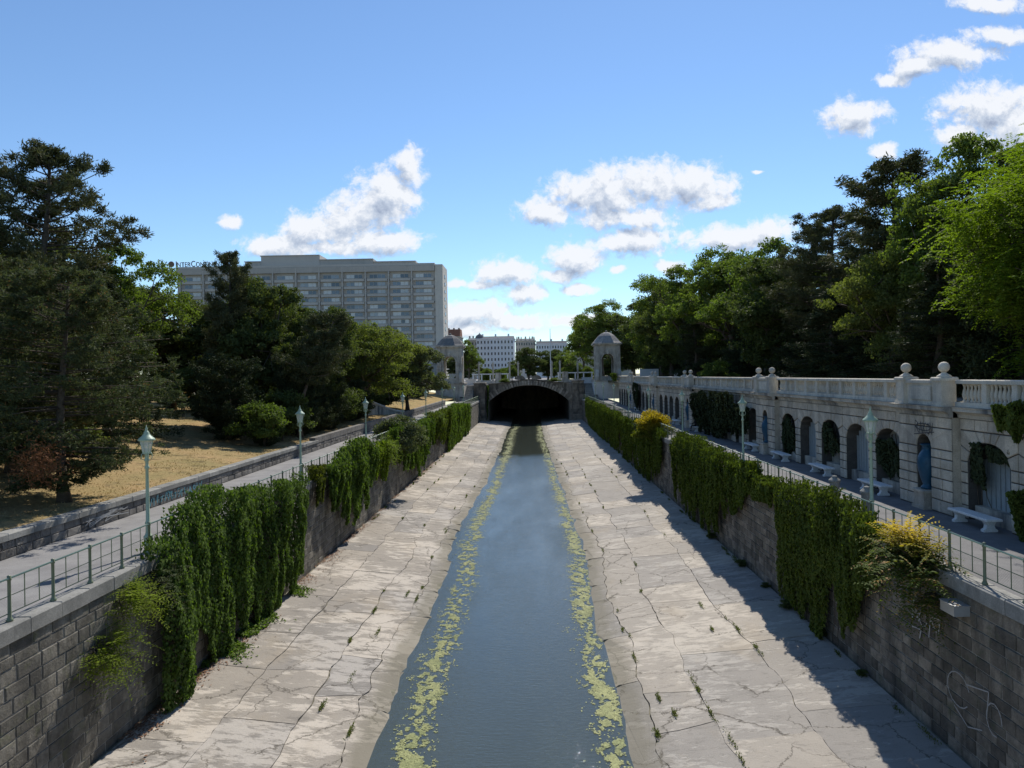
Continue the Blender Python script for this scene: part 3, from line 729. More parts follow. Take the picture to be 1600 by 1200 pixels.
def voussoirs(x, c, a, zs, rise, w, zt, n=9):
    lo, hi = c-w/2, c+w/2
    def outer(t):
        # point where the ray of angle t meets the rectangle
        dx, dz = -math.cos(t), math.sin(t); best = 1e9
        if dx < -1e-6: best = min(best, (lo-c)/dx)
        if dx > 1e-6: best = min(best, (hi-c)/dx)
        if dz > 1e-6: best = min(best, (zt-zs)/dz)
        return (c+dx*best, zs+dz*best)
    def inner(t):
        dx, dz = -math.cos(t), math.sin(t); k_ = 1/math.sqrt((dx/a)**2+(dz/rise)**2); return (c+dx*k_, zs+dz*k_)
    for k_ in range(n):
        t0, t1 = PI*k_/n, PI*(k_+1)/n; o0, o1 = outer(t0), outer(t1); pts = [inner(t0), o0]
        for cx in (lo, hi):
            tc2 = math.atan2(zt-zs, -(cx-c)); 
            if t0 < tc2 < t1: pts.append((cx, zt))
        pts += [o1, inner(t1)]; blocks.append((c, pts, x))
ZT = 3.72
for (c, p_) in ARCHES:
    arch_face(core, XA, c-p_/2, c+p_/2, c, HW, ZS, RISE, ZT, .75)
    lo, hi = c-p_/2, c+p_/2
    for (s0, s1) in ((lo, c-HW), (c+HW, hi)):
        zz = [0.02, .5, .92, 1.32, 1.72, ZS]
        for q in range(5): add_course(XA, s0, s1, zz[q], zz[q+1], .5)
    voussoirs(XA, c, HW, ZS, RISE, p_, 3.28)
    add_course(XA, lo, hi, 3.28, ZT, .8)
XP = XA-.32      # face of the projecting bays
side_f = MB()
for yc in pairs:
    arch_face(core, XP, yc-hwp, yc+hwp, yc, .52, 2.45, .5, ZT, .9)
    for s_ in (-1, 1): side_f.quad((XP, yc+s_*hwp, 0), (XA, yc+s_*hwp, 0), (XA, yc+s_*hwp, ZT), (XP, yc+s_*hwp, ZT))
    zz = [0.02, .5, .92, 1.32, 1.72, 2.1, 2.45]
    for (s0, s1) in ((yc-hwp, yc-.52), (yc+.52, yc+hwp)):
        for q in range(6): add_course(XP, s0, s1, zz[q], zz[q+1], .62)
    voussoirs(XP, yc, .52, 2.45, .5, 2*hwp, 3.28, 7); add_course(XP, yc-hwp, yc+hwp, 3.28, ZT, .9)
core.quad((XA+.75, 7, 0), (XA+.75, 135, 0), (XA+.75, 135, ZT), (XA+.75, 7, ZT))
core.quad((XA, 134, 0), (XA+1.5, 134, 0), (XA+1.5, 134, ZT), (XA, 134, ZT))
core.build('wall_core', M['arcade_joint'], aw); side_f.build('return_wall', M['arcade'], aw)
blocks.sort(key=lambda b_: abs(b_[0]-26))
near_b = [b_ for b_ in blocks if b_[0] > 22.5][:300]; ids = set(id(b_) for b_ in near_b)
def block_mb(mb, b_, d=.05, gap=.024, off=(0, 0)):
    pts = b_[1]; n = len(pts); cy = sum(p[0] for p in pts)/n; cz = sum(p[1] for p in pts)/n; x = b_[2]
    def sh(k_):
        r_ = []
        for p in pts:
            dy, dz = cy-p[0], cz-p[1]; r_.append((p[0]+(k_ if dy > 0 else -k_)*(abs(dy) > .01), p[1]+(k_ if dz > 0 else -k_)*(abs(dz) > .01)))
        return r_
    a = sh(gap); b2 = sh(gap+.022); i = len(mb.v)
    mb.v += [(x+.0, p[0], p[1]) for p in a] + [(x-d*.6, p[0], p[1]) for p in a] + [(x-d, p[0], p[1]) for p in b2]
    for q in range(2):
        for k_ in range(n): w = (k_+1) % n; mb.f.append((i+q*n+k_, i+q*n+w, i+(q+1)*n+w, i+(q+1)*n+k_))
    mb.f.append(tuple(i+2*n+k_ for k_ in range(n)))
rest = MB()
for b_ in blocks:
    if id(b_) in ids:
        mb = MB(); block_mb(mb, b_, gA.uniform(.04, .06)); mb.build('stone_block', M['arcade'], aw)
    else: block_mb(rest, b_, gA.uniform(.04, .06))
tag(rest.build('stone_block', M['arcade'], aw), kind='stuff')
# cornice and balustrade
cor = MB(); 
prof = [(0, ZT), (.10, ZT), (.13, 3.80), (.13, 3.86), (.22, 3.93), (.38, 3.98), (.38, 4.08), (.42, 4.14), (0, 4.14)]
def cornice_run(mb, x, y0, y1):
    n = len(prof); i = len(mb.v)
    mb.v += [(x-p[0], y0, p[1]) for p in prof] + [(x-p[0], y1, p[1]) for p in prof]
    for k_ in range(n-1): mb.f.append((i+k_, i+n+k_, i+n+k_+1, i+k_+1))
    mb.f.append(tuple(range(i, i+n))); mb.f.append(tuple(range(i+n, i+2*n)))
    mb.quad((x, y0, 4.14), (x, y1, 4.14), (x+1.3, y1, 4.14), (x+1.3, y0, 4.14))
for (a, b_, n_) in secs: 
    mb = MB(); cornice_run(mb, XA, a+.0, b_); mb.build('cornice', M['cornice'], aw)
for yc in pairs: 
    mb = MB(); cornice_run(mb, XP, yc-hwp-.06, yc+hwp+.06); mb.build('cornice', M['cornice'], aw)
ZB0, ZB1 = 4.15, 5.15
bal_prof = [(.075, 0), (.075, .05), (.05, .07), (.045, .10), (.085, .22), (.09, .28), (.07, .38), (.042, .50), (.04, .54), (.055, .58), (.05, .60), (.075, .63), (.075, .68)]
mb = MB(); mb.lathe(bal_prof, n=8); bal_me = mb.mesh('baluster', M['balus'], True)
pil = MB(); pil.box(-.15, .15, -.14, .14, 0, .68); pil_me = pil.mesh('baluster_pillar', M['balus'])
far_b = MB(); XBc = XA+.02; nb_near = 0
for si, (a, b_, n_) in enumerate(secs):
    mb = MB(); mb.box(XBc-.22, XBc+.22, a, b_, ZB0, ZB0+.17); mb.build('balustrade_plinth', M['balus'], aw)
    mb = MB(); mb.cbox(XBc-.21, XBc+.21, a, b_, ZB1-.15, ZB1, .03); mb.build('balustrade_rail', M['balus'], aw)
    nbay = n_*2; w = (b_-a)/nbay
    for k_ in range(nbay):
        y0 = a+w*k_
        if k_: o = link('baluster_pillar', pil_me, aw, (XBc, y0, ZB0+.17))
        for q in range(6):
            y = y0+.14+(w-.28)*(q+.5)/6
            if 19 < y < 68 and nb_near < 290: link('baluster', bal_me, aw, (XBc, y, ZB0+.17)); nb_near += 1
            elif y >= 19:
                far_b.lathe([(.07, 0), (.045, .1), (.09, .25), (.04, .52), (.07, .68)], XBc, y, 5, m=Matrix.Translation((0, 0, ZB0+.17)), cap=False)
tag(far_b.build('baluster', M['balus'], aw), kind='stuff')
mb = MB(); mb.lathe([(.26, 0), (.26, .04), (.20, .08), (.11, .14), (.08, .18), (.09, .20)] + [(.205*math.sin(t), .38-.205*math.cos(t)) for t in np.linspace(.45, PI-.02, 9)], n=14); ball_me = mb.mesh('ball_finial', M['balus'], True)
for yc in pairs:
    xb = XP+.04
    for s_ in (-1, 1):
        mb = MB(); mb.box(-.28, .28, -.30, .30, 0, .96); mb.cbox(-.34, .34, -.36, .36, .96, 1.10, .04); mb.box(-.33, .33, -.35, .35, -.01, .12)
        mb.build('balustrade_pier', M['balus'], aw, loc=(xb, yc+s_*1.4, ZB0)); link('ball_finial', ball_me, aw, (xb, yc+s_*1.4, ZB0+1.10))
    mb = MB(); mb.box(xb-.14, xb+.2, yc-1.1, yc+1.1, ZB0, ZB1-.15); mb.build('balustrade_panel', M['balus'], aw)
    mb = MB(); mb.box(xb-.20, xb-.141, yc-.8, yc+.8, ZB0+.2, ZB1-.27); mb.build('raised_panel', M['balus'], aw)
    mb = MB(); mb.cbox(xb-.22, xb+.22, yc-1.05, yc+1.05, ZB1-.15, ZB1, .03); mb.build('balustrade_rail', M['balus'], aw)
# infill of the arches
slat_me = {}
for i, (c, p_) in enumerate(ARCHES):
    if c < 20: continue
    mb = MB(); mb.box(XA+.22, XA+.74, c-HW+.01, c+HW-.01, 0.0, .52); mb.build('arch_base', M['cornice'], aw)
    slats = (24 < c < 28) or (34 < c < 37) or (41 < c < 43.5) or (c > 75)
    if slats and c < 60:
        for k_ in range(9):
            y = c-HW+.13+(2*HW-.26)*k_/8
            mb = MB(); mb.box(XA+.50, XA+.56, y-.105, y+.105, .52, 2.86 - .55*abs(y-c)**2); mb.build('door_slat', M['slat'], aw)
    else:
        mb = MB(); mb.box(XA+.55, XA+.60, c-HW, c+HW, .52, 2.9); mb.build('arch_panel', M['slat'] if slats else M['cornice'], aw)

# ------------------------------------------------------------------ vases, benches, lamps, railings
def make_vase():
    t = empty('garden_vase'); mb = MB()
    mb.lathe([(.16, 0), (.26, .02), (.27, .08), (.20, .14), (.19, .2), (.27, .42), (.36, .78), (.385, 1.05), (.36, 1.28), (.27, 1.46), (.19, 1.55), (.17, 1.64), (.20, 1.72), (.27, 1.77), (.28, 1.80), (.24, 1.80), (.17, 1.7)], n=20)
    mb.build('body', M['vase'], t, True)
    for s_ in (-1, 1):
        mb = MB(); mb.tube([(0, s_*.17, 1.66), (0, s_*.30, 1.70), (0, s_*.40, 1.60), (0, s_*.41, 1.44), (0, s_*.33, 1.32)], .035, 8); mb.build('handle', M['vase'], t, True)
    return t
vase = make_vase()
vtx = ['nearest large blue glazed vase standing in the niche under the scribbled wall', 'second blue vase from the camera, in the niche past the ivied arches', 'third blue vase along the arcade, just past the tall ivy columns', 'fourth blue vase along the arcade, behind the lamp posts', 'farthest blue vase in the niche near the end of the arcade']
ptx = ['stone pedestal under the nearest blue vase', 'stone pedestal under the second blue vase', 'stone pedestal under the third blue vase', 'stone pedestal under the fourth blue vase', 'stone pedestal under the farthest blue vase']
for i, yc in enumerate(pairs):
    v = vase if i == 0 else copy_tree(vase); v.location = (XP+.12, yc, .76); tag(v, vtx[i], 'vase', 'blue vases in the arcade niches')
    mb = MB(); mb.box(-.42, .46, -.44, .44, 0, .12); mb.box(-.36, .46, -.38, .38, .12, .66); mb.cbox(-.42, .46, -.44, .44, .66, .755, .02)
    tag(mb.build('vase_pedestal', M['arcade'], loc=(XP+.1, yc, 0.0)), ptx[i], 'pedestal', 'pedestals under the blue vases')

def make_bench():
    t = empty('stone_bench'); mb = MB(); mb.cbox(-.27, .27, -1.15, 1.15, .39, .47, .02); mb.build('seat', M['bench'], t)
    for s_ in (-1, 1):
        mb = MB(); mb.prismy([(-.24, 0), (.24, 0), (.24, .07), (.15, .12), (.13, .24), (.20, .36), (.22, .39), (-.22, .39), (-.20, .36), (-.13, .24), (-.15, .12), (-.24, .07)], s_*.85-.09, s_*.85+.09); mb.build('leg', M['bench'], t)
    return t
bench = make_bench()
bspots = [(ARCHES[5][0]+.0, 'nearest white stone bench, in front of the arch with pale slats and hanging ivy'), (ARCHES[6][0]+.3, 'second white bench from the camera, right of the big vase arch filled with dark ivy'),
          (ARCHES[8][0], 'third white bench from the camera, before the middle ivied arch'), (ARCHES[10][0], 'fourth white bench from the camera, before the narrow arch of dense ivy'),
          (51.3, 'fifth white bench, beside the pedestal of the second blue vase'), (69.0, 'white bench on which the person in black sits'), (78.2, 'white bench just beyond the third blue vase'),
          (86.0, 'white bench halfway between the third and fourth vases'), (99.0, 'white bench just beyond the fourth blue vase'), (108.0, 'farthest white bench near the end of the arcade')]
for i, (y, lab) in enumerate(bspots):
    b_ = bench if i == 0 else copy_tree(bench); b_.location = (15.45, y, 0); tag(b_, lab, 'bench', 'white stone benches along the arcade')

def make_lamp():
    t = empty('street_lamp'); mb = MB()
    mb.lathe([(.16, 0), (.16, .05), (.12, .09), (.12, .42), (.14, .45), (.14, .52), (.10, .56), (.075, .64), (.07, .9), (.09, .93), (.09, .97), (.062, 1.02), (.05, 2.3), (.045, 2.72), (.075, 2.75), (.075, 2.80), (.05, 2.84), (.05, 2.98), (.09, 3.02), (.06, 3.08), (.045, 3.18), (.07, 3.22)], n=12)
    mb.build('post', M['green'], t, True)
    mb = MB()
    for k_ in range(4):
        a = PI/4+k_*PI/2; dx, dy = math.cos(a), math.sin(a)
        mb.tube([(dx*.05, dy*.05, 3.02), (dx*.15, dy*.15, 3.06), (dx*.17, dy*.17, 3.16), (dx*.13, dy*.13, 3.27)], .013, 5)
    mb.build('scroll_bracket', M['green'], t, True)
    L = empty('lantern'); L.parent = t
    mb = MB(); mb.lathe([(.12, 3.27), (.205, 3.66)], n=8, cap=False); mb.build('lamp_glass', M['lampglass'], L)
    mb = MB()
    for k_ in range(8):
        a = 2*PI*k_/8; mb.tube([(.122*math.cos(a), .122*math.sin(a), 3.26), (.208*math.cos(a), .208*math.sin(a), 3.67)], .009, 4)
    mb.lathe([(.10, 3.22), (.135, 3.24), (.135, 3.28)], n=8); mb.lathe([(.05, 3.28), (.045, 3.40), (.0, 3.42)], n=8)
    mb.build('lantern_frame', M['green'], L)
    mb = MB(); mb.lathe([(.25, 3.66), (.27, 3.68), (.24, 3.73), (.14, 3.82), (.085, 3.90), (.085, 3.94), (.06, 3.96), (.035, 4.02), (.045, 4.05), (.02, 4.10), (.005, 4.17)], n=12); mb.build('lamp_cap', M['green'], L, True)
    return t
lamp = make_lamp(); first = True
ordn = ['nearest', 'second', 'third', 'fourth', 'fifth', 'sixth', 'seventh', 'eighth', 'ninth']
for k_, y in enumerate([23.8, 39.5, 55.0, 70.7, 86.0, 101.5, 117, 132.5]):
    l_ = lamp if first else copy_tree(lamp); first = False; l_.location = (-12.75, y, 0)
    tag(l_, 'pale green lamp post behind the left bank railing, %s from the camera' % ordn[k_], 'street lamp', 'street lamps on the left promenade')
for k_, y in enumerate([25.4, 40.9, 57.4, 74.0, 89.5, 105.5, 121.5, 137]):
    l_ = copy_tree(lamp); l_.location = (11.85, y, 0); l_.rotation_euler.z = .3*k_; l_.scale = (1, 1, 1.03)
    tag(l_, 'pale green lamp post behind the right bank railing, %s from the camera' % ordn[k_], 'street lamp', 'street lamps on the right promenade')

def railing(xr, lab, y0, y1, seed, meshx):
    t = empty('railing', (xr, 0, 0)); tag(t, lab, 'railing'); pitch = 1.55
    mb = MB(); mb.lathe([(.075, 0), (.08, .03), (.055, .07), (.042, .11), (.038, .5), (.038, .95), (.055, .97), (.055, 1.0), (.04, 1.03), (.045, 1.07), (.0, 1.09)], n=8); post = mb.mesh('post', M['green_dk'], True)
    mb = MB(); mb.box(-.008, .008, -.011, .011, .19, 1.0); bar = mb.mesh('bar', M['green_dk'])
    y = y0; 
    while y < y1:
        link('post', post, t, (0, y, .02))
        if y < 150:
            for q in (1, 2): link('bar', bar, t, (0, y+pitch*q/3, .02))
        y += pitch
    for (z, r_, nm) in ((1.03, .026, 'top_rail'), (.62, .011, 'middle_rail'), (.21, .014, 'bottom_rail')):
        mb = MB(); mb.tube([(0, y0, z), (0, (y0+y1)/2, z), (0, y1, z)], r_, 8); mb.build(nm, M['green'] if r_ > .02 else M['green_dk'], t, True)
    w = MB(); s = .075; r_ = .0016
    yy = 12.0
    while yy < 30:
        a = Vector((0.012, yy, .22)); b_ = Vector((.012, yy+.40, .62)); c_ = Vector((.016, yy+.40, .22)); d_ = Vector((.016, yy, .62))
        for p, q in ((a, b_), (c_, d_)): 
            w.quad((p.x, p.y, p.z-r_), (q.x, q.y, q.z-r_), (q.x, q.y, q.z+r_), (p.x, p.y, p.z+r_))
        yy += s
    tag(w.build('wire_mesh', M['wire'], t), kind='stuff')
railing(XL-.20, 'green iron railing with wire mesh along the left bank', 6.15, YB-3, 1, 0)
railing(XR+.22, 'green iron railing with wire mesh along the right bank', 6.15, YB-3, 2, 0)
for k_, y in enumerate([24.05, 26.8]):
    mb = MB(); mb.lathe([(.20, 0), (.20, .9), (.24, .93), (.24, 1.0), (.12, 1.10), (.10, 1.16), (.0, 1.2)], n=10)
    tag(mb.build('stone_bollard', M['coping'], loc=(12.55, 30.2-2.9*k_, 0)), ['round capped stone bollard peeking over the ivy, nearer the lamp', 'round capped stone bollard peeking over the ivy, farther from the lamp'][1-k_], 'bollard')
# metal box fixed to the right wall
mb = MB(); mb.box(-.42, 0, -.32, .32, -.26, .0); mb.box(-.44, .0, -.34, .34, .0, .02)
tag(mb.build('drain_box', M['zinc'], loc=(XR-.03, 19.1, -.62)), 'small zinc metal box fixed on the right wall below the railing', 'box')

# ------------------------------------------------------------------ ivy
def ivy(name, side, xw, y0, y1, top, bot, n, leaf, mat, label, seed, bulge=.35, gap=.35, stringy=1.4, cat='ivy', taper=.6, shelf=.45):
    """curtain hanging down a wall that faces side (+1/-1 along x). top/bot are functions or numbers of y"""
    g = np.random.default_rng(seed)
    y = g.uniform(y0, y1, n); tp = np.array([top(v) for v in y]) if callable(top) else np.full(n, float(top)); bt = np.array([bot(v) for v in y]) if callable(bot) else np.full(n, float(bot))
    tp = tp + (fbm(y*.8, 5, seed)-.55)*1.1; hs = .75 + .25*np.clip((y-60)/60, -.4, 1); bt = bt + (fbm(y*2.2*hs, 9, seed+1)-.32)*(tp-bt)*.6*np.clip(stringy, .7, 1.4)
    u = g.random(n); z = tp - (tp-bt)*u
    yw = y+.35*(vnoise(y*.8, z*.5, seed+7)-.5); strand = 1-np.abs(2*vnoise(yw*stringy*1.1, z*.16, seed+3)-1)**1.0; strand = .38*strand+.40*vnoise(yw*stringy*.55, z*.35, seed+4)+.22*vnoise(yw*3.3, z*.7, seed+14); fine = fbm(y*3.2, z*1.6, seed+5)
    edge_f = np.clip(np.minimum(y-y0, y1-y)/.5, 0, 1)
    keep = (.55*strand+.45*fine) > gap*(.35+taper*u)+(1-edge_f)*.25
    keep &= z > np.maximum(bt, -4.75 if xw in (XL, XR) else -9)
    y, z, u, tp, strand, fine = (q[keep] for q in (y, z, u, tp, strand, fine)); m = len(y)
    out_ = bulge*np.clip(-.25+1.9*strand**1.5+.75*fine, .04, 2)*(1-.5*u) + .05 + .25*bulge*g.random(m)
    over = np.clip(z-.0, 0, 2)*(1 if xw in (XL, XR) else 0)
    ins = shelf*(g.random(m)**1.5)*(over > 0)*1.6
    x = xw + side*(out_ - over*.12) - side*ins
    C = np.stack([x, y + g.normal(size=m)*.03, z], 1)
    N = np.stack([side*(1.0+0*g.random(m)), g.normal(size=m)*.55, .45+g.normal(size=m)*.4], 1); A = np.stack([side*.25+g.normal(size=m)*.25, g.normal(size=m)*.4, -np.ones(m)], 1)
    me = leaf_mesh(name, C-np.array([xw, (y0+y1)/2, 0]), A, N, leaf*g.uniform(.7, 1.4, m), leaf*g.uniform(.7, 1.15, m), mat)
    t = empty(name, (xw, (y0+y1)/2, 0)); tag(t, label, cat)
    link('foliage', me, t)
    st = MB(); 
    for k_ in range(int((y1-y0)*1.6)+2):
        ys_ = g.uniform(y0+.1, y1-.1); tt = top(ys_) if callable(top) else top; bb = bot(ys_) if callable(bot) else bot
        tt = min(tt, .1 if xw in (XL, XR) else tt); pts = []; yy = ys_
        for q in range(7):
            yy += g.normal()*.10; pts.append((side*(.05+.04*g.random()+ .06), yy-(y0+y1)/2, max(-4.78 if xw in (XL, XR) else .05, tt-(tt-bb)*q/6*.97)))
        st.tube(pts, [.022]*4+[.015]*3, 4)
    tag(st.build('stems', M['bark'], t), kind='stuff')
    return t
ip = lambda xs, ys: (lambda v: float(np.interp(v, xs, ys)))
ivy('ivy_curtain', 1, XL, 22.5, 36.3, ip([22.5, 24.5, 27, 31, 34, 36.3], [.7, 1.25, 1.4, 1.15, 1.2, .8]), ip([23, 24.2, 25.5, 28, 31, 34, 36.3], [-4.7, -4.9, -4.3, -5.0, -5.3, -5.2, -4.2]), 52000, .115, M['ivy'], 'widest and nearest green ivy curtain hanging down the left wall over the railing', 101, .66, .33, stringy=1.15)
ivy('ivy_curtain', 1, XL, 39.2, 41.8, .45, -1.3, 3500, .13, M['ivy_olive'], 'small olive ivy tuft on the left wall just before the round ivy mound', 102, .45, .42)
ivy('ivy_curtain', 1, XL, 41.5, 53.5, ip([41.5, 44, 47.5, 51, 53.5], [.6, 1.1, 1.6, 1.2, .5]), ip([41.5, 44, 48, 50, 53.5], [-1.4, -3.0, -3.9, -3.0, -1.4]), 24000, .15, M['ivy'], 'rounded green ivy mound spilling down the left wall by the second and third lamps', 103, .75, .40)
ivy('ivy_curtain', 1, XL, 53.5, 58.5, .5, -2.6, 4500, .15, M['yellowgr'], 'thin yellow-green creeper on the left wall behind the ivy mound', 104, .5, .48)
ivy('ivy_curtain', 1, XL, 60, 84, ip([60, 64, 72, 84], [1.2, 1.6, .9, .7]), ip([60, 66, 72, 78, 84], [-1.2, -2.6, -4.4, -3.6, -1.6]), 26000, .18, M['ivy'], 'long ivy hedge hanging on the left wall behind the grey shrub', 105, .7, .36)
ivy('ivy_curtain', 1, XL, 84, 99, 1.15, ip([84, 92, 99], [-1.6, -3.4, -2.0]), 12000, .20, M['ivy_dk'], 'dark ivy clump on the left wall between the long hedge and the bright far ivy', 106, .7, .38)
ivy('ivy_curtain', 1, XL, 99, 133, ip([99, 115, 133], [1.2, 1.3, .4]), ip([99, 112, 125, 133], [-4.9, -4.9, -4.9, -4.0]), 26000, .22, M['ivy'], 'farthest bright green ivy on the left wall near the bridge', 107, .6, .40)
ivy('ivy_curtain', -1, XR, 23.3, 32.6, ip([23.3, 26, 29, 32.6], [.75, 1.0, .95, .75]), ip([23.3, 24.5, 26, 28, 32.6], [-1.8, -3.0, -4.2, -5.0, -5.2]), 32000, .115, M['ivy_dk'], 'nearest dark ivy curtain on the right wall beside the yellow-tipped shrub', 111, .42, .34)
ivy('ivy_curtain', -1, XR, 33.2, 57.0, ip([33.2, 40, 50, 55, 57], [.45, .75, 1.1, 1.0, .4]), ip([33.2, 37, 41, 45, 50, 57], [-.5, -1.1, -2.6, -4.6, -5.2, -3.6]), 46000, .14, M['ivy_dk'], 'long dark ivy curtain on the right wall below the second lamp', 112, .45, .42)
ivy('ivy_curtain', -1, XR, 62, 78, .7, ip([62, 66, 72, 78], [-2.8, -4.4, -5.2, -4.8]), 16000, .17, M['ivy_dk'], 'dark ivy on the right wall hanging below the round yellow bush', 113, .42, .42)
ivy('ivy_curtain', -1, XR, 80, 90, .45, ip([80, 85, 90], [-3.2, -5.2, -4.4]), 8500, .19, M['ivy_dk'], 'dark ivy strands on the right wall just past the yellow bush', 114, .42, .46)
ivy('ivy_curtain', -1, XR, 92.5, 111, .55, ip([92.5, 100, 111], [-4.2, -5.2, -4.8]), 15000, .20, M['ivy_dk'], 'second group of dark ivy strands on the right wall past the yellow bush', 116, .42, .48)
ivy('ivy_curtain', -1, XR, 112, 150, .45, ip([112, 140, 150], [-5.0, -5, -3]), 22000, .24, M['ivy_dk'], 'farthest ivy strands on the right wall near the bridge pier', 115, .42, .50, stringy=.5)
for k_, (y, w, b_, lab) in enumerate([(53.6, 1.3, .9, 'low ivy lump on the arcade wall right beside the second blue vase'), (57.0, 1.7, .5, 'first tall ivy column on the arcade wall, nearest the second blue vase'), (60.6, 1.8, .2, 'second tall ivy column on the arcade wall'),
                                       (64.0, 1.6, .3, 'third tall ivy column on the arcade wall'), (67.0, 1.5, .4, 'fourth tall ivy column, by the seated person')]):
    ivy('ivy_column', -1, XA-.06, y-w, y+w, 3.75 if k_ else 3.0, b_, 8000, .15, M['yew'], lab, 130+k_, .75, .18, taper=.1)
ivy('ivy_column', -1, XA-.06, 106, 109, 3.9, .3, 3000, .2, M['yew'], 'tall narrow ivy column far down the arcade wall', 139, .7, .15, taper=.1)
for k_, (ai, lab) in enumerate([(6, 'dark ivy filling the arch left of the nearest vase'), (8, 'dark ivy hanging in the middle arch behind the third bench'), (10, 'dense ivy filling the narrow arch behind the fourth bench')]):
    c = ARCHES[ai][0]; half = HW-.05
    ivy('arch_ivy', -1, XA+.42, c-half, c+half, (lambda v, c=c: ZS+RISE*math.sqrt(max(0, 1-((v-c)/HW)**2))-.25), .45 if k_ != 1 else .9, 7000 if k_ != 1 else 4000, .12, M['yew'], lab, 150+k_, .42, .12 if k_ != 1 else .42, taper=.2)
c = ARCHES[5][0]
ivy('arch_ivy', -1, XA+.40, c+.35, c+HW+.02, lambda v: 2.75, .5, 3000, .12, M['yew'], 'ivy trailing down the left side of the pale slatted nearest arch', 160, .3, .35)
ivy('arch_ivy', -1, XA+.40, c-HW, c+.4, lambda v: 2.85, 2.2, 1600, .12, M['yew'], 'short ivy fringe under the crown of the nearest slatted arch', 161, .3, .40)
ivy('cornice_ivy', -1, XP+.12, 21.2, 24.0, 4.35, 3.2, 4500, .13, M['ivy_dk'], 'ivy tuft hanging from the cornice at the right edge of the view', 162, .5, .34)
ivy('wall_ivy', -1, XA-.05, 20.6, 23.3, 1.7, .0, 5000, .13, M['ivy_dk'], 'dark ivy at the foot of the arcade wall beside the nearest bench', 163, .5, .2)
ivy('cornice_ivy', -1, XA-.3, 131, 136, 5.6, 4.2, 1500, .25, M['ivy_dk'], 'ivy cap on the far end pier of the arcade', 164, .8, .2)

# single plants on the walls
def spray_plant(name, loc, n_st, length, leaf, lp, mat, label, seed, up=.6, out_=(1, 0), wid=.34, spread=.9, cat='shrub', side_y=0):
    g = np.random.default_rng(seed); t = empty(name, loc); tag(t, label, cat)
    C = []; A = []; N = []; L_ = []; st = MB()
    for k_ in range(n_st):
        d = np.array([out_[0]*g.uniform(.2, 1), g.normal()*spread+side_y, up+g.normal()*.35]); d /= np.linalg.norm(d); L = length*g.uniform(.5, 1.1)
        pts = [np.array([0., g.normal()*.12, 0.]) + d*L*s + np.array([0, 0, -.25*L*s*s]) for s in np.linspace(0, 1, 5)]
        st.tube([tuple(p) for p in pts], [.02, .016, .012, .008, .004], 5)
        for f_ in range(7):
            s = g.uniform(.3, 1.05); b0 = pts[0]+d*L*s+np.array([0, 0, -.25*L*s*s]); fd = d*.5 + rdir(1, g)[0]*.9; fd[2] += .15; fd /= np.linalg.norm(fd); FL = leaf*g.uniform(3.5, 6)
            sd = np.cross(fd, [0, 0, 1.]); sd /= max(.01, np.linalg.norm(sd))
            for j in range(lp):
                tt = (j//2+1)/(lp/2); sg = 1 if j % 2 else -1; ax = sd*sg+fd*.45; ax[2] -= .2; ax /= np.linalg.norm(ax)
                C.append(b0+fd*FL*tt-np.array([0, 0, FL*tt*tt*.3])+ax*leaf*.5); A.append(ax); N.append(np.array([0, 0, 1.])+g.normal(size=3)*.3); L_.append(leaf*g.uniform(.8, 1.2)*(1-.3*tt))
    link('foliage', leaf_mesh(name, np.array(C), np.array(A), np.array(N), np.array(L_), np.array(L_)*wid, mat), t)
    tag(st.build('stems', M['bark'], t, True), kind='stuff'); return t
spray_plant('tree_of_heaven', (XR+.1, 20.9, -.35), 70, 1.75, .17, 16, M['ailan'], 'feathery yellow-tipped shrub leaning over the right wall beside the nearest ivy', 201, .75, (-1, 0), spread=.62, wid=.44)
spray_plant('wall_seedling', (XR-.05, 20.4, -.75), 12, .8, .13, 12, M['ailan'], 'small feathery seedling low on the right wall under the yellow-tipped shrub', 202, -.5, (-1, 0), spread=.5, wid=.42)
spray_plant('wall_seedling', (XL+.08, 21.2, -.5), 34, .95, .12, 12, M['yellowgr'], 'bright yellow-green sprig hanging on the left wall, upper tuft', 203, -.15, (1, 0), spread=.6)
spray_plant('wall_seedling', (XL+.08, 19.9, -1.6), 32, .95, .12, 12, M['yellowgr'], 'bright yellow-green sprig lower on the left wall, nearest the camera', 204, -.35, (1, 0), spread=.6)
spray_plant('wall_shrub', (XL+.1, 22.9, -.7), 30, 1.1, .085, 14, M['greygr'], 'dull grey-green twiggy bush at the near edge of the big left ivy', 205, .1, (1, 0), spread=.7, wid=.25)
spray_plant('wall_shrub', (XL+.1, 57.4, -.2), 30, 1.5, .18, 12, M['yellowgr'], 'yellow-green bush over the left wall before the grey shrub', 206, .5, (1, 0), spread=.9)
t = tree('grey' if False else 'shrub', XR-.1, 66.5, -1.2, 3.3, 2.1, 'round bush with yellow top overhanging the right wall', 'shrub', 'yellow_bush')
for ch in t.children:
    if ch.name.startswith('foliage'):
        ch.data = ch.data.copy(); ch.data.materials[0] = leafmat('yellow_bush_leaves', (.05, .075, .015), (.13, .15, .03), .4, (1.5, 1.5, .4), top=((.40, .31, .03), 1.9, 2.9, 1.0))
t = tree('shrub', XL+.3, 63.5, -1.8, 4.0, 2.4, 'grey-green shrub leaning over the left wall before the fourth lamp', 'shrub', 'grey_shrub')
for ch in t.children:
    if ch.name.startswith('foliage'): ch.data = ch.data.copy(); ch.data.materials[0] = M['greygr']
tree('shrub', XL+.2, 88, -.8, 2.2, 1.7, 'rounded green shrub on the left wall behind the grey shrub', 'shrub', 'wall_shrub')

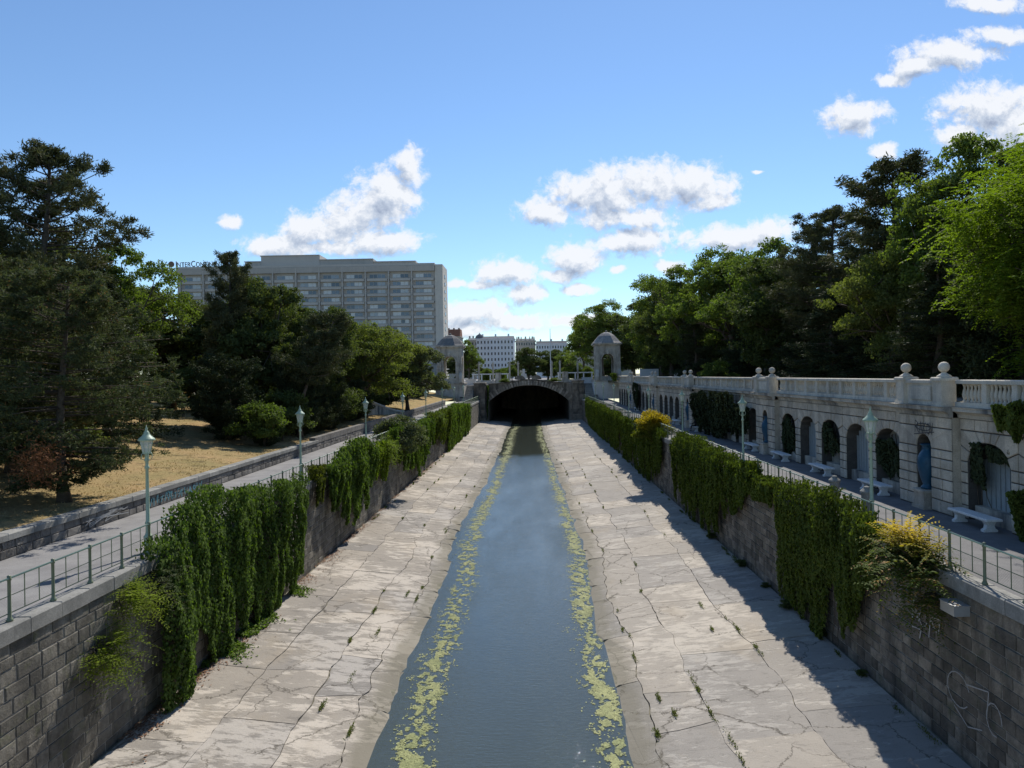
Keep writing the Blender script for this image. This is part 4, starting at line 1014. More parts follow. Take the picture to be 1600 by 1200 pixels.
# algae on the water, weeds in joints, leaf litter
def blobs(n, fx, fy, z, smin, smax, mat, name, label, cat, seed):
    g = np.random.default_rng(seed); x, y = fx, fy; n = len(x); k_ = 6
    s = g.uniform(0, 1, n)**2*(smax-smin)+smin; a0 = g.random(n)*6.28
    ang = a0[:, None]+np.arange(k_)[None]*2*PI/k_; rr = s[:, None]*g.uniform(.45, 1.2, (n, k_))
    V = np.stack([x[:, None]+np.cos(ang)*rr, y[:, None]+np.sin(ang)*rr*1.15, np.broadcast_to((z+g.random(n)*.012)[:, None], (n, k_))], -1).reshape(-1, 3)
    me = bpy.data.meshes.new(name); me.vertices.add(n*k_); me.loops.add(n*k_); me.polygons.add(n)
    me.vertices.foreach_set('co', V.reshape(-1)); me.loops.foreach_set('vertex_index', np.arange(n*k_, dtype=np.int32))
    me.polygons.foreach_set('loop_start', np.arange(0, n*k_, k_, dtype=np.int32)); me.polygons.foreach_set('loop_total', np.full(n, k_, dtype=np.int32))
    me.update(calc_edges=True); me.materials.append(mat); return tag(link(name, me), label, cat, kind='stuff')
def algae(edge, sgn, inner, lab, seed):
    g = np.random.default_rng(seed); n = 260000; y = 17+148*g.random(n)**1.2; off = g.normal(size=n)
    cen = edge(y) + sgn*(inner + .35*(fbm(y*.25, 3+seed, 8)-.5)); x = cen + off*(.30+.10*np.clip((y-70)/60, 0, 1))
    big = fbm(x*1.1, y*.5, 31+seed, 3); fine = fbm(x*5.5, y*4.0, 41+seed, 3)
    lone = g.random(n) < .035*np.exp(-np.abs(off)*.4); keep = ((.35*big+.65*fine > .468 + .05*np.abs(off)) | lone) & (sgn*(x-edge(y)) > .10)
    x, y = x[keep], y[keep]
    blobs(0, x, y, np.full(len(x), ZW+.006), .010, .042, M['algae'], 'floating_algae', lab, 'algae', seed)
algae(edge_l, 1, 1.15, 'yellow-green algae mats floating along the left edge of the water', 1)
algae(edge_r, -1, .50, 'yellow-green algae mats floating along the right edge of the water', 2)
# litter at the foot of the left wall
n = 16000; y = 16+90*rng.random(n)**1.6; x = XL+.05+np.abs(rng.normal(size=n))*.28*(.4+1.3*vnoise(y*.35, 1, 3)); keep = fbm(x*1.1, y*.7, 44) > .44; x = x[keep]; y = y[keep]
blobs(0, x, y, zfloor(x, y)+.075+rng.random(len(x))*.03, .012, .05, M['litter'], 'leaf_litter', 'brown fallen leaves gathered at the foot of the left wall', 'leaves', 3)
# weeds
gw = np.random.default_rng(9); C = []; A = []
spots = [(edge_l(y)-q, y) for y, q in [(31, 1.8), (33.5, 2.6), (36.5, 1.5), (44, 1.0), (52, .9), (60, 1.1), (72, .8), (26.5, 1.6), (24, 2.2), (22.5, .8)]] + \
        [(edge_r(y)+q, y) for y, q in [(22, .9), (23.2, 1.6), (24.4, 1.2), (25.5, 2.6), (28, .9), (31, 1.0), (33.5, 1.1), (36, 2.5), (38, 1.5), (21.3, 3.0), (30, 4.4), (45, 1.0), (27, 5.6), (33, 4.9)]] + \
        [(XR-.25-.2*gw.random(), y) for y in gw.uniform(20, 90, 34)] + [(XL+.25+.3*gw.random(), y) for y in gw.uniform(20, 120, 30)]
spots += JL[::2] + JR
for (x0, y0) in spots:
    k_ = int(gw.integers(20, 120)); s = gw.uniform(.03, .13); px_ = x0+gw.normal(size=k_)*.035; py_ = y0+gw.normal(size=k_)*s*2.6
    C.append(np.stack([px_, py_, zfloor(px_, py_)+.08+gw.random(k_)*.10], 1)); A.append(rdir(k_, gw)*.7+np.array([0, 0, .8]))
C = np.vstack(C); A = np.vstack(A); o = link('crack_weeds', leaf_mesh('crack_weeds', C, A, rdir(len(C), gw), gw.uniform(.04, .11, len(C)), .03, M['weed'])); tag(o, 'small weeds growing in the concrete joints of the channel', 'weeds', kind='stuff')
# ivy creeping on the apron at foot of the big left curtain
n = 3500; y = rng.uniform(26, 36, n); x = XL+.1+np.abs(rng.normal(size=n))*.45; C = np.stack([x, y, zfloor(x, y)+.08+rng.random(n)*.18*np.exp(-(x-XL))], 1)
keep = fbm(x, y*.8, 12) > .45; C = C[keep]
o = link('creeping_ivy', leaf_mesh('creeping_ivy', C, rdir(len(C), rng), np.array([0, 0, 1.])+rdir(len(C), rng)*.6, .12, .10, M['ivy'])); tag(o, 'ivy runners creeping over the concrete below the big left ivy curtain', 'ivy', kind='stuff')

# ------------------------------------------------------------------ bridge and its terrace
br = empty('arched_bridge', (-1, YB, 0)); br.location = (0, 0, 0); tag(br, 'dark stone bridge with one wide low arch over the channel', 'bridge')
AC, AH, AZ, AR = -.95, 9.35, -.5, 3.8
RC = (AH*AH+AR*AR)/(2*AR); TH = math.asin(AH/RC)
def apx(t, k_=1.0, h_=0.0):
    a_ = -TH+2*TH*t/PI; return (AC+(RC+h_)*math.sin(a_), AZ+AR-RC+(RC+h_)*math.cos(a_))
mb = MB(); NA = 28; ztop = lambda x: 3.55 + .95*math.exp(-((x-AC)/5.2)**2)
mb2 = MB()
for k_ in range(NA):
    p, q = apx(PI*k_/NA), apx(PI*(k_+1)/NA)
    mb.quad((p[0], YB, p[1]), (q[0], YB, q[1]), (q[0], YB, ztop(q[0])), (p[0], YB, ztop(p[0])))
    mb.quad((p[0], YB, ztop(p[0])), (q[0], YB, ztop(q[0])), (q[0], YB+.6, ztop(q[0])), (p[0], YB+.6, ztop(p[0])))
    mb.quad((p[0], YB+.6, ztop(p[0])), (q[0], YB+.6, ztop(q[0])), (q[0], YB+.6, 3.4), (p[0], YB+.6, 3.4))
    mb2.quad((p[0], YB, p[1]), (q[0], YB, q[1]), (q[0], YB+70, q[1]), (p[0], YB+70, p[1]))
for (xa, xb) in ((-13.4, AC-AH), (AC+AH, 11.6)):
    mb.quad((xa, YB, -5.8), (xb, YB, -5.8), (xb, YB, 3.5), (xa, YB, 3.5))
mb.build('spandrel_wall', M['bridge'], br)
for s_ in (-1, 1): mb2.quad((AC+s_*AH, YB, -6.2), (AC+s_*AH, YB+70, -6.2), (AC+s_*AH, YB+70, AZ), (AC+s_*AH, YB, AZ))
mb2.quad((AC-AH-1, YB+70, -7), (AC+AH+1, YB+70, -7), (AC+AH+1, YB+70, 4), (AC-AH-1, YB+70, 4)); mb2.build('vault', M['bridge'], br)
NV = 33
for k_ in range(NV):
    t0, t1 = PI*k_/NV+.014, PI*(k_+1)/NV-.014; long_ = 1.0 if k_ % 2 else 1.45
    pts = [apx(t0), apx(t1), apx(t1, 1, long_), apx(t0, 1, long_)]
    pts = [(x, min(z, ztop(x)-.12)) for x, z in pts]; m_ = MB(); m_.prismy(pts, YB-.22-.15*random.random(), YB+.05); m_.build('voussoir', M['bridge_lt'], br)
# parapet coping, in pieces
for k_ in range(18):
    x0, x1 = -12.0+k_*1.28, -12.0+(k_+1)*1.28-.03
    if x1 > 11: break
    m_ = MB(); m_.prismy([(x0, ztop(x0)), (x1, ztop(x1)), (x1, ztop(x1)+.2), (x0, ztop(x0)+.2)], YB-.22, YB+.75); m_.build('coping_stone', M['bridge'], br)
for s_ in (-1, 1):   # two rounded scrolls on the crown
    pts = [(AC+s_*1.9 + 1.15*math.cos(PI*q/10), ztop(AC+s_*1.9)+.2 + 1.0*math.sin(PI*q/10)) for q in range(11)]
    m_ = MB(); m_.prismy(pts, YB-.1, YB+.5); m_.build('scroll_crest', M['bridge'], br)
for (xa, xb, zt) in ((-13.5, -10.95, 3.75), (9.15, 11.75, 3.95)):
    m_ = MB(); m_.box(xa, xb, YB-2.2, YB+1.2, -5.8, zt); m_.build('pier', M['bridge'], br)
    m_ = MB(); m_.cbox(xa-.15, xb+.15, YB-2.4, YB+1.35, zt, zt+.3, .08); m_.build('pier_cap', M['bridge'], br)
    for r_ in range(13):
        for c_ in range(2):
            zz = -4.8+r_*.65; w_ = (xb-xa)/2; sh = .2 if r_ % 2 else -.2; a = xa+(.03 if c_ == 0 else w_+sh+.02); b_ = xa+(w_+sh-.02 if c_ == 0 else 2*w_-.03)
            m_ = MB(); m_.box(a, b_, YB-2.30, YB-2.19, zz+.03, zz+.62); m_.build('stone', M['bridge'], br)
ivy('bridge_ivy', 1, -10.9, YB-2.2, YB-.5, 3.2, -3.6, 2500, .25, M['ivy'], 'ivy strip climbing the left pier of the bridge', 170, .5, .2)
for k_, (x, w, lab) in enumerate([(-6.6, 1.6, 'plant tuft on the bridge parapet left of the crest'), (5.0, 1.8, 'plant tuft on the bridge parapet right of the crest')]):
    tree('shrub', x, YB+.3, 3.8, 1.1, 1.5, lab, 'shrub', 'parapet_plant')

# stairs up to the terrace
for s_, x0, x1, lab in ((-1, -16.4, -13.6, 'stone stairway climbing beside the left bridge pier'), (1, 11.9, 14.6, 'stone stairway climbing beside the right bridge pier')):
    t = empty('stairway', ((x0+x1)/2, YB-8, 0)); tag(t, lab, 'stairs')
    for k_ in range(18):
        m_ = MB(); m_.box((x0-x1)/2, (x1-x0)/2, k_*.5, (k_+1)*.5 if k_ < 17 else 12, 0 if k_ == 0 else .01, (k_+1)*.19+.02); m_.build('step', M['coping'], t)
# pavilions
def pavilion(x, y, lab, wide, zb, full):
    t = empty('garden_pavilion', (x, y, 0)); tag(t, lab, 'pavilion'); w = wide/2
    m_ = MB(); m_.box(-w-.5, w+.5, -w-.3, w+1.5, 0, zb-.35); m_.build('plinth', M['white_wall'] if full else M['pavil'], t)
    m_ = MB(); m_.box(-w-.6, w+.6, -w-.45, w+1.6, zb-.35, zb); m_.build('plinth_cornice', M['pavil'], t)
    a = w*.50; zs, zt = zb+4.6, 12.0
    for (yy) in (-w, w-.7):
        m_ = MB()
        pts_l = [(-w, zb), (-a, zb), (-a, zs)] + [(-a*math.cos(q), zs+a*math.sin(q)) for q in np.linspace(.1, PI-.1, 11)] + [(a, zs), (a, zb), (w, zb), (w, zt), (-w, zt)]
        m_.prismy(pts_l, yy, yy+.7); m_.build('arch_wall', M['pavil'], t)
    for s_ in (-1, 1):
        m_ = MB(); xx = s_*w-(.7 if s_ > 0 else 0)
        pts_l = [(-w+.7, zb), (-a, zb), (-a, zs)] + [(-a*math.cos(q), zs+a*math.sin(q)) for q in np.linspace(.1, PI-.1, 11)] + [(a, zs), (a, zb), (w-.7, zb), (w-.7, zt), (-w+.7, zt)]
        m_.prism(pts_l, xx+.002, xx+.698); m_.build('arch_wall', M['pavil'], t)
    # moulding round the front arch, keystone, corner pilasters
    n_ = 12
    for k_ in range(n_):
        t0, t1 = PI*k_/n_+.01, PI*(k_+1)/n_-.01; r0, r1 = a+.02, a+.42
        m_ = MB(); m_.prismy([(-r0*math.cos(t0), zs+r0*math.sin(t0)), (-r0*math.cos(t1), zs+r0*math.sin(t1)), (-r1*math.cos(t1), zs+r1*math.sin(t1)), (-r1*math.cos(t0), zs+r1*math.sin(t0))], -w-.16, -w+.02); m_.build('voussoir', M['pavil'], t)
    m_ = MB(); m_.prismy([(-.25, zs+a-.1), (.25, zs+a-.1), (.42, zs+a+.8), (-.42, zs+a+.8)], -w-.32, -w); m_.build('keystone', M['pavil'], t)
    for s_ in (-1, 1):
        m_ = MB(); m_.box(s_*(w-.35)-.42, s_*(w-.35)+.42, -w-.22, -w+.03, zb, zt-.1); m_.build('pilaster', M['pavil'], t)
        for zz in (zb+.5, zb+1.5, zb+2.5, zb+3.5): 
            m_ = MB(); m_.box(s_*(w-.35)-.48, s_*(w-.35)+.48, -w-.30, -w-.18, zz, zz+.55); m_.build('stone_block', M['pavil'], t)
        m_ = MB(); m_.prism([(-w, zb), (-w-1.1, zb), (-w-1.1, zb+.9), (-w-.9, zb+1.5), (-w-.2, zb+2.6), (-w, zb+4.2)], s_*(w-.2)-.35, s_*(w-.2)+.35); m_.build('buttress_scroll', M['pavil'], t)
    m_ = MB(); m_.box(-w-.25, w+.25, -w-.3, w+.3, zt, zt+.22); m_.box(-w-.5, w+.5, -w-.55, w+.55, zt+.22, zt+.5); m_.build('cornice', M['pavil'], t)
    m_ = MB(); m_.lathe([((w+.3)*1.2, zt+.5), ((w+.15)*1.10, zt+.9), (w*.98, zt+1.5), (w*.74, zt+2.2), (w*.45, zt+2.8), (.35, zt+3.1)], n=8, m=Matrix.Rotation(PI/8, 4, 'Z')); m_.build('dome_roof', M['pavroof'], t)
    m_ = MB(); m_.lathe([(.35, zt+3.0), (.2, zt+3.2), (.3, zt+3.35), (.05, zt+3.5)], n=8); m_.build('finial', M['pavroof'], t)
    m_ = MB(); m_.box(-a, a, -w+.1, -w+.3, zb, zb+.9); m_.build('balcony_panel', M['pavil'], t)
    return t
pavilion(-18.6, 165, 'weathered domed stone pavilion left of the bridge, partly behind the grey-green tree', 5.4, 4.2, False)
pavilion(17.0, 165, 'weathered domed stone pavilion right of the bridge with a dark arch', 5.4, 4.2, True)
def garden_wall(name, x0, x1, y, z0, z1, lab, th=.5, mat='white_wall'):
    m_ = MB(); m_.box(x0, x1, y, y+th, z0, z1); m_.box(x0-.05, x1+.05, y-.08, y+th+.08, z1, z1+.15); return tag(m_.build(name, M[mat]), lab, 'wall')
garden_wall('terrace_wall', -16.0, -13.55, 172.5, 0, 4.7, 'pale terrace wall above the left stairway')
garden_wall('terrace_wall', 11.8, 14.1, 172.5, 0, 4.7, 'pale terrace wall above the right stairway')
# colonnade frames on the terrace
def colonnade(x0, x1, lab, gate):
    t = empty('stone_colonnade', ((x0+x1)/2, 186, 3.45)); tag(t, lab, 'colonnade'); L = x1-x0; n_ = int(L/1.9)
    m_ = MB(); m_.box(-L/2, L/2, -.2, .2, 0, .95); m_.build('plinth', M['pavil'], t)
    m_ = MB(); m_.box(-L/2-.1, L/2+.1, -.25, .25, 2.45, 2.72); m_.build('lintel', M['bench'], t)
    for k_ in range(n_+1): m_ = MB(); m_.box(-.16, .16, -.16, .16, .95, 2.45); m_.build('column', M['bench'], t, loc=(-L/2+.2+(L-.4)*k_/n_, 0, 0))
    m_ = MB(); m_.box(-.75, .75, -.3, .3, 0, 2.9); m_.box(-.45, .45, -.35, -.28, 0, 2.4); m_.build('gate_block', M['pavil'], t, loc=(gate, 0, 0))
    return t
colonnade(-15.5, -6.2, 'pale stone colonnade on the terrace left of the bridge crest', 2.0)
colonnade(6.5, 15.5, 'pale stone colonnade on the terrace right of the bridge crest', -2.6)
wx = [('leftmost', -13.6), ('second', -10.0), ('third', -5.8), ('fourth', -3.6), ('fifth', 4.9), ('sixth', 7.0), ('rightmost', 11.5)]
for nm, x in wx:
    m_ = MB(); m_.box(-.28, .28, -.28, .28, 0, 1.0); m_.box(-.2, .2, -.2, .2, 1.0, 5.0); m_.cbox(-.3, .3, -.3, .3, 5.0, 5.25, .05); m_.lathe([(.12, 5.25), (.22, 5.4), (.12, 5.6), (.02, 5.8)], n=8)
    tag(m_.build('stone_post', M['pavil'], loc=(x, 183.5, 3.45)), 'tall pale stone post on the terrace beyond the bridge, %s of the row' % nm, 'post', 'stone posts on the terrace')
for k_, (x, lab) in enumerate([(8.8, 'low vine hedge trained over the terrace wires right of the crest, inner one'), (11.8, 'low vine hedge on the terrace, middle one on the right'), (14.6, 'low vine hedge on the terrace beside the right pavilion'), (-8.2, 'low vine hedge on the terrace left of the crest'), (-12.0, 'low vine hedge on the terrace beside the left pavilion')]):
    tree('shrub', x, 188.5, 3.45, 4.2 if x > 0 else 4.0, 2.1, lab, 'shrub', 'vine_hedge')
# flag pole
m_ = MB(); m_.tube([(0, 0, 0), (0, 0, 7), (0, 0, 15.2)], [.16, .13, .08], 8); tag(m_.build('flag_pole', M['bench'], loc=(5.2, 205, 3.45), smooth=True), 'tall thin white flag pole standing beyond the bridge', 'pole')
m_ = MB(); m_.box(-.8, .8, -.3, .3, 0, 2.6); m_.box(-.35, .35, -.3, .3, 2.6, 4.0); m_.box(-1.2, 1.2, -.5, .5, 0, .6)
tag(m_.build('white_monument', M['white_wall'], loc=(-2.6, 215, 3.45)), 'small white monument behind the crest of the bridge', 'monument')

# volute stair wall at far left
vw = empty('stair_balustrade', (-17.2, 84, 0)); tag(vw, 'curved stone stair balustrade rising from the left promenade into the park', 'balustrade')
m_ = MB(); pts = [(-17.0+2.2-2.4*math.cos(a_)*0 - 3.4*t_, 84+10*t_, 1.0+2.0*(t_*t_*(3-2*t_))) for t_, a_ in [(q/14, 0) for q in range(15)]]
pts = [(-17.0 - 3.6*t_, 96-10*t_, 1.0+1.9*(t_*t_*(3-2*t_))) for t_ in [q/14 for q in range(15)]]
i0 = 0
for (p, q) in zip(pts[:-1], pts[1:]):
    m_.v += [(p[0]+17.2, p[1]-84, 0), (q[0]+17.2, q[1]-84, 0), (q[0]+17.2, q[1]-84, q[2]), (p[0]+17.2, p[1]-84, p[2]), (p[0]+16.8, p[1]-84-.3, 0), (q[0]+16.8, q[1]-84-.3, 0), (q[0]+16.8, q[1]-84-.3, q[2]), (p[0]+16.8, p[1]-84-.3, p[2])]
    i = i0; m_.f += [(i, i+1, i+2, i+3), (i+4, i+5, i+6, i+7), (i+3, i+2, i+6, i+7)]; i0 += 8
m_.build('side_wall', M['cornice'], vw)
m_ = MB(); m_.tube([(p[0]+17.0, p[1]-84.15, p[2]+.05) for p in pts], .2, 8); m_.build('handrail', M['balus'], vw, True)

# ------------------------------------------------------------------ hotel
HX0, HX1, HY, HZ = -147.0, -36.6, 300.0, 52.0
ht = empty('hotel_building', (HX1, HY, 0)); ht.location = (0, 0, 0); tag(ht, 'long concrete slab hotel with rows of windows rising above the left trees', 'building')
m_ = MB(); m_.box(HX0, HX1-.02, HY+.6, HY+16, 0, HZ); m_.build('wall', M['hotel'], ht)
m_ = MB(); m_.box(HX1-3.2, HX1, HY, HY+16.2, 0, HZ+.3); m_.build('end_wall', M['hotel_end'], ht)
m_ = MB(); m_.box(HX0-.3, HX1-3.25, HY-.2, HY+16.3, HZ, HZ+.9); m_.build('roof_parapet', M['hotel_lt'], ht)
for (xa, xb, zt) in ((-119.5, -112.9, 54.9), (-112.8, -88.2, 57.2), (-88.1, -65.8, 55.2), (-65.7, -48, 54.0)):
    m_ = MB(); m_.box(xa, xb, HY+2.5, HY+13, HZ+.9, zt); m_.box(xa-.3, xb-.05, HY+2.2, HY+13.2, zt, zt+.35); m_.build('roof_house', M['hotel'] if zt < 57 else M['hotel_lt'], ht)
PW = 9.6; x = HX1-3.2; bay = 0
gl_me = MB(); 
for k_ in range(4): gl_me.box(-3.3+k_*1.65+.06, -3.3+(k_+1)*1.65-.06, -.04, .04, 0, 1.45)
gl_me = gl_me.mesh('window', M['hglass']); fm = MB(); fm.box(-3.4, 3.4, -.02, .1, -.12, -.0); fm.box(-3.4, 3.4, -.02, .1, 1.45, 1.57)
for k_ in range(5): fm.box(-3.3+k_*1.65-.05, -3.3+k_*1.65+.05, -.08, .08, 0, 1.45)
fm = fm.mesh('window_frame', M['hotel_lt'])
sp = MB(); sp.box(-4.25, 4.25, -.9, 0, 0, 1.0); sp = sp.mesh('balcony_slab', M['hotel_lt'])
while x-PW > HX0-1:
    m_ = MB(); m_.box(x-PW-.22, x-PW+.22, HY-.7, HY+.6, 0, HZ-.2); m_.build('facade_fin', M['hotel_lt'], ht)
    for f_ in range(12):
        z = HZ-4.9-f_*3.16
        w_ = link('window', gl_me, ht, (x-PW/2, HY+.56, z)); fr_ = link('window_frame', fm, w_, (0, 0, 0))
        link('balcony_slab', sp, ht, (x-PW/2, HY+.6, z-1.35))
    x -= PW
m_ = MB(); m_.box(HX0, HX1-3.3, HY-.6, HY+.6, HZ-2.4, HZ-.1); m_.build('frieze', M['hotel'], ht)
for k_ in range(12):
    m_ = MB(); m_.box(HX1, HX1+.15, HY+6, HY+8.5, HZ-4.6-k_*3.16, HZ-3.4-k_*3.16); m_.build('end_window', M['glassdk'], ht)
# roof sign
sg = empty('roof_sign', (-147.5, HY+.5, HZ+1.1)); tag(sg, 'dark letters of the hotel name with a round emblem on the roof edge', 'sign')
def letter(ch, size):
    cu = bpy.data.curves.new('letter', 'FONT'); cu.body = ch; cu.size = size; cu.extrude = .06; cu.offset = .012*size
    to = bpy.data.objects.new('letter_tmp', cu); col.objects.link(to); bpy.context.view_layer.update()
    me = bpy.data.meshes.new_from_object(to.evaluated_get(bpy.context.evaluated_depsgraph_get())); bpy.data.objects.remove(to); me.materials.clear(); me.materials.append(M['sign']); return me
cx = 0.0; txt = 'INTERCONTINENTAL'
LM = {}
for i, ch in enumerate(txt):
    big = i in (0, 5); key = (ch, big)
    if key not in LM: LM[key] = letter(ch, 3.5 if big else 2.75)
    me = LM[key]; xs = [v.co.x for v in me.vertices]; w_ = max(xs)-min(xs)
    o = link('letter', me, sg, (cx-min(xs), 0, 0)); o.rotation_euler.x = PI/2; cx += w_+.32
k_ = 22.8/cx
for o in sg.children: o.location.x *= k_; o.scale.x = k_
m_ = MB(); m_.lathe([(.0, -.1), (1.25, -.1), (1.25, .1), (0, .1)], n=20, m=Matrix.Translation((-1.9, 0, 1.15)) @ Matrix.Rotation(PI/2, 4, 'X')); m_.build('emblem', M['emblem'], sg)
for q in range(9): m_ = MB(); m_.box(.3+q*2.75, .4+q*2.75, .1, .2, -.2, 2.0); m_.build('support_strut', M['sign'], sg)

# ------------------------------------------------------------------ buildings far behind
def block(name, x0, x1, y, zt, rows, colsn, fh, mat, lab, dep=18, roof='roof_grey', wz=None, ww=.95, wh=1.9, rot=0, roofh=1.6):
    t = empty(name, ((x0+x1)/2, y, 3)); t.rotation_euler.z = rot; tag(t, lab, 'building'); w = (x1-x0)/2; zt -= 3
    m_ = MB(); m_.box(-w, w, 0, dep, 0, zt); m_.build('wall', M[mat], t)
    m_ = MB(); m_.box(-w-.5, w+.5, -.6, dep+.5, zt, zt+.5); m_.build('cornice', M[mat], t)
    m_ = MB(); m_.prism([(.2, zt+.5), (dep-.2, zt+.5), (dep-4, zt+.5+roofh), (4, zt+.5+roofh)], -w+.3, w-.3); rf = m_.build('roof', M[roof], t)
    for q in range(3): m_ = MB(); m_.box(-.6, .6, -.5, .5, 0, 2.0); m_.build('chimney', M[mat], rf, loc=(-w*.7+q*w*.7, 6, zt+.5+roofh*.8))
    wm = MB(); wm.box(-ww/2, ww/2, -.05, .12, 0, wh); wm = wm.mesh('window', M['glassdk']); fr_ = MB(); fr_.box(-ww/2-.18, ww/2+.18, -.16, -.06, wh, wh+.22); fr_.box(-ww/2-.18, ww/2+.18, -.16, -.06, -.2, 0); fr_ = fr_.mesh('window_frame', M[mat])
    for r_ in range(rows):
        for c_ in range(colsn):
            o = link('window', wm, t, (-w+(2*w)*(c_+.5)/colsn, -.06, zt-1.2-wh-r_*fh)); link('window_frame', fr_, o)
        m_ = MB(); m_.box(-w-.05, w+.05, -.18, 0, zt-1.0-wh-r_*fh-1.0, zt-wh-r_*fh-1.75); m_.build('string_course', M[mat], t)
    return t
wb = block('palace_building', -38.5, -12.6, 500, 31, 6, 11, 4.0, 'wfac', 'long white palace building with rows of windows beyond the bridge', rot=-.03)
m_ = MB(); m_.lathe([(3.2, 0), (3.0, 1.2), (2.2, 2.4), (.8, 3.2), (.25, 3.8), (.05, 4.4)], n=12); m_.build('corner_dome', M['roof_grey'], wb, True, loc=(-11, 4, 28.5))
bb = block('buff_building', -12.2, 2.6, 540, 31, 4, 8, 4.2, 'bfac', 'buff stone building with statues on its roof, right of the white palace')
for q in range(5):
    m_ = MB(); m_.lathe([(.5, 0), (.45, .8), (.25, 1.0), (.4, 1.6), (.45, 2.3), (.2, 2.6), (.28, 2.95), (.05, 3.2)], n=8); m_.build('roof_statue', M['bfac'], bb, True, loc=(-6.4+q*3.2, 1, 28.5))
block('pale_building', 2.9, 26, 530, 28, 4, 12, 3.8, 'wfac', 'pale low building behind the flag pole', roofh=2)
block('red_roofed_building', -56, -46.5, 470, 31, 5, 4, 3.8, 'bfac', 'house with an orange tiled roof beside the hotel corner', roof='roof_red', roofh=5)
block('cream_building', -46.3, -39, 520, 31, 5, 3, 4.0, 'bfac', 'narrow cream house between the orange roof and the white palace')
for sx, x0_, x1_ in ((1, 27, 90), (-1, -160, -57)):
    block('distant_block', x0_, x1_, 640, 24, 4, 22, 4, 'bfac', 'low distant city block far beyond the %s trees' % ('right' if sx > 0 else 'left'))

# small things: kiosk, people
ks = empty('red_kiosk', (-48.5, 98, 2.6)); ks.scale = (.6, .6, .75); tag(ks, 'small red kiosk seen under the left trees', 'kiosk')
m_ = MB(); m_.box(-3, 3, -2, 2, 0, 2.6); m_.build('wall', M['red'], ks); m_ = MB(); m_.box(-3.4, 3.4, -2.5, 2.4, 2.6, 2.85); m_.build('roof', M['roof_grey'], ks)
m_ = MB(); m_.box(-2.2, .4, -2.06, -1.98, 1.0, 2.2); m_.build('hatch', M['glassdk'], ks); m_ = MB(); m_.box(.9, 1.9, -2.06, -1.98, 0.02, 2.1); m_.build('door', M['bfac'], ks)

def person(loc, rz, joints, bones, rad, cloth, label, head, s=1.0, hair=None):
    me = bpy.data.meshes.new('body'); me.from_pydata(joints, bones, []); 
    t = empty('person', loc, rz); t.scale = (s, s, s); tag(t, label, 'person')
    o = link('body', me, t); me.materials.append(M[cloth])
    md = o.modifiers.new('skin', 'SKIN'); sv = me.skin_vertices[0].data
    for k_, r_ in enumerate(rad): sv[k_].radius = (r_, r_*.85); sv[k_].use_root = (k_ == 0)
    sb = o.modifiers.new('sub', 'SUBSURF'); sb.levels = 1; sb.render_levels = 2
    hb = MB(); hb.lathe([(.035, -.13), (.07, -.09), (.085, -.03), (.095, .03), (.088, .08), (.06, .115), (.01, .13)], n=12)
    h_ = hb.build('head', M['skin'], t, True, loc=head)
    hr = MB(); hr.lathe([(.098, .0), (.108, .05), (.095, .10), (.06, .135), (.01, .147)], n=12); hr.build('hair', M['hair'], h_, True, loc=(0, .012, 0))
    f_ = MB(); f_.box(-.012, .012, -.115, -.08, -.03, .015); f_.build('nose', M['skin'], h_)
    for s_ in (-1, 1): e_ = MB(); e_.box(s_*.035-.012, s_*.035+.012, -.094, -.082, .018, .030); e_.build('eye', M['hair'], h_)
    return t
# walking man seen on the park path
J = [(0, 0, .95), (0, 0, 1.15), (0, 0, 1.38), (0, 0, 1.50), (.10, 0, .92), (.11, -.16, .50), (.11, -.12, .08), (.11, -.26, .04), (-.10, 0, .92), (-.11, .06, .50), (-.11, .26, .12), (-.11, .16, .04),
     (.19, 0, 1.40), (.25, .04, 1.12), (.24, -.10, .88), (.24, -.15, .80), (-.19, 0, 1.40), (-.25, -.03, 1.12), (-.23, -.14, .90), (-.23, -.20, .83)]
B = [(0, 1), (1, 2), (2, 3), (0, 4), (4, 5), (5, 6), (6, 7), (0, 8), (8, 9), (9, 10), (10, 11), (2, 12), (12, 13), (13, 14), (14, 15), (2, 16), (16, 17), (17, 18), (18, 19)]
Rd = [.15, .14, .16, .06, .095, .07, .05, .04, .095, .07, .05, .04, .065, .05, .038, .03, .065, .05, .038, .03]
person((-31.0, 64, float(zlawn(-31.0, 64))), .2, J, B, Rd, 'black', 'person in dark clothes walking between the trees on the left lawn', (0, 0, 1.66), 1.0)
# seated person
J2 = [(0, 0, .56), (0, .04, .80), (0, -.02, 1.03), (0, -.05, 1.12), (.10, -.02, .54), (.13, -.44, .52), (.13, -.46, .10), (.13, -.60, .04), (-.10, -.02, .54), (-.13, -.42, .52), (-.13, -.38, .10), (-.13, -.52, .04),
      (.18, 0, 1.04), (.23, -.12, .80), (.10, -.36, .68), (.06, -.42, .68), (-.18, 0, 1.04), (-.23, -.12, .80), (-.10, -.36, .68), (-.06, -.42, .68)]
person((15.4, 68.6, 0), -PI/2, J2, B, Rd, 'black', 'person in black sitting on the bench by the ivy columns', (0, -.10, 1.27), 1.0)
person((19.5, 98, 4.13), 2.6, J, B, Rd, 'whitecl', 'person in white walking behind the far balustrade', (0, 0, 1.66), 1.0)
person((19.8, 82, 4.13), .5, J, B, Rd, 'black', 'person in dark top passing behind the balustrade nearer the pale bush', (0, 0, 1.66), 1.0)
m_ = MB(); m_.box(-1.6, 1.6, -.2, .2, 0, 2.2); tag(m_.build('white_board', M['whitecl'], loc=(20.2, 125, 4.1)), 'white board standing behind the far balustrade', 'board')

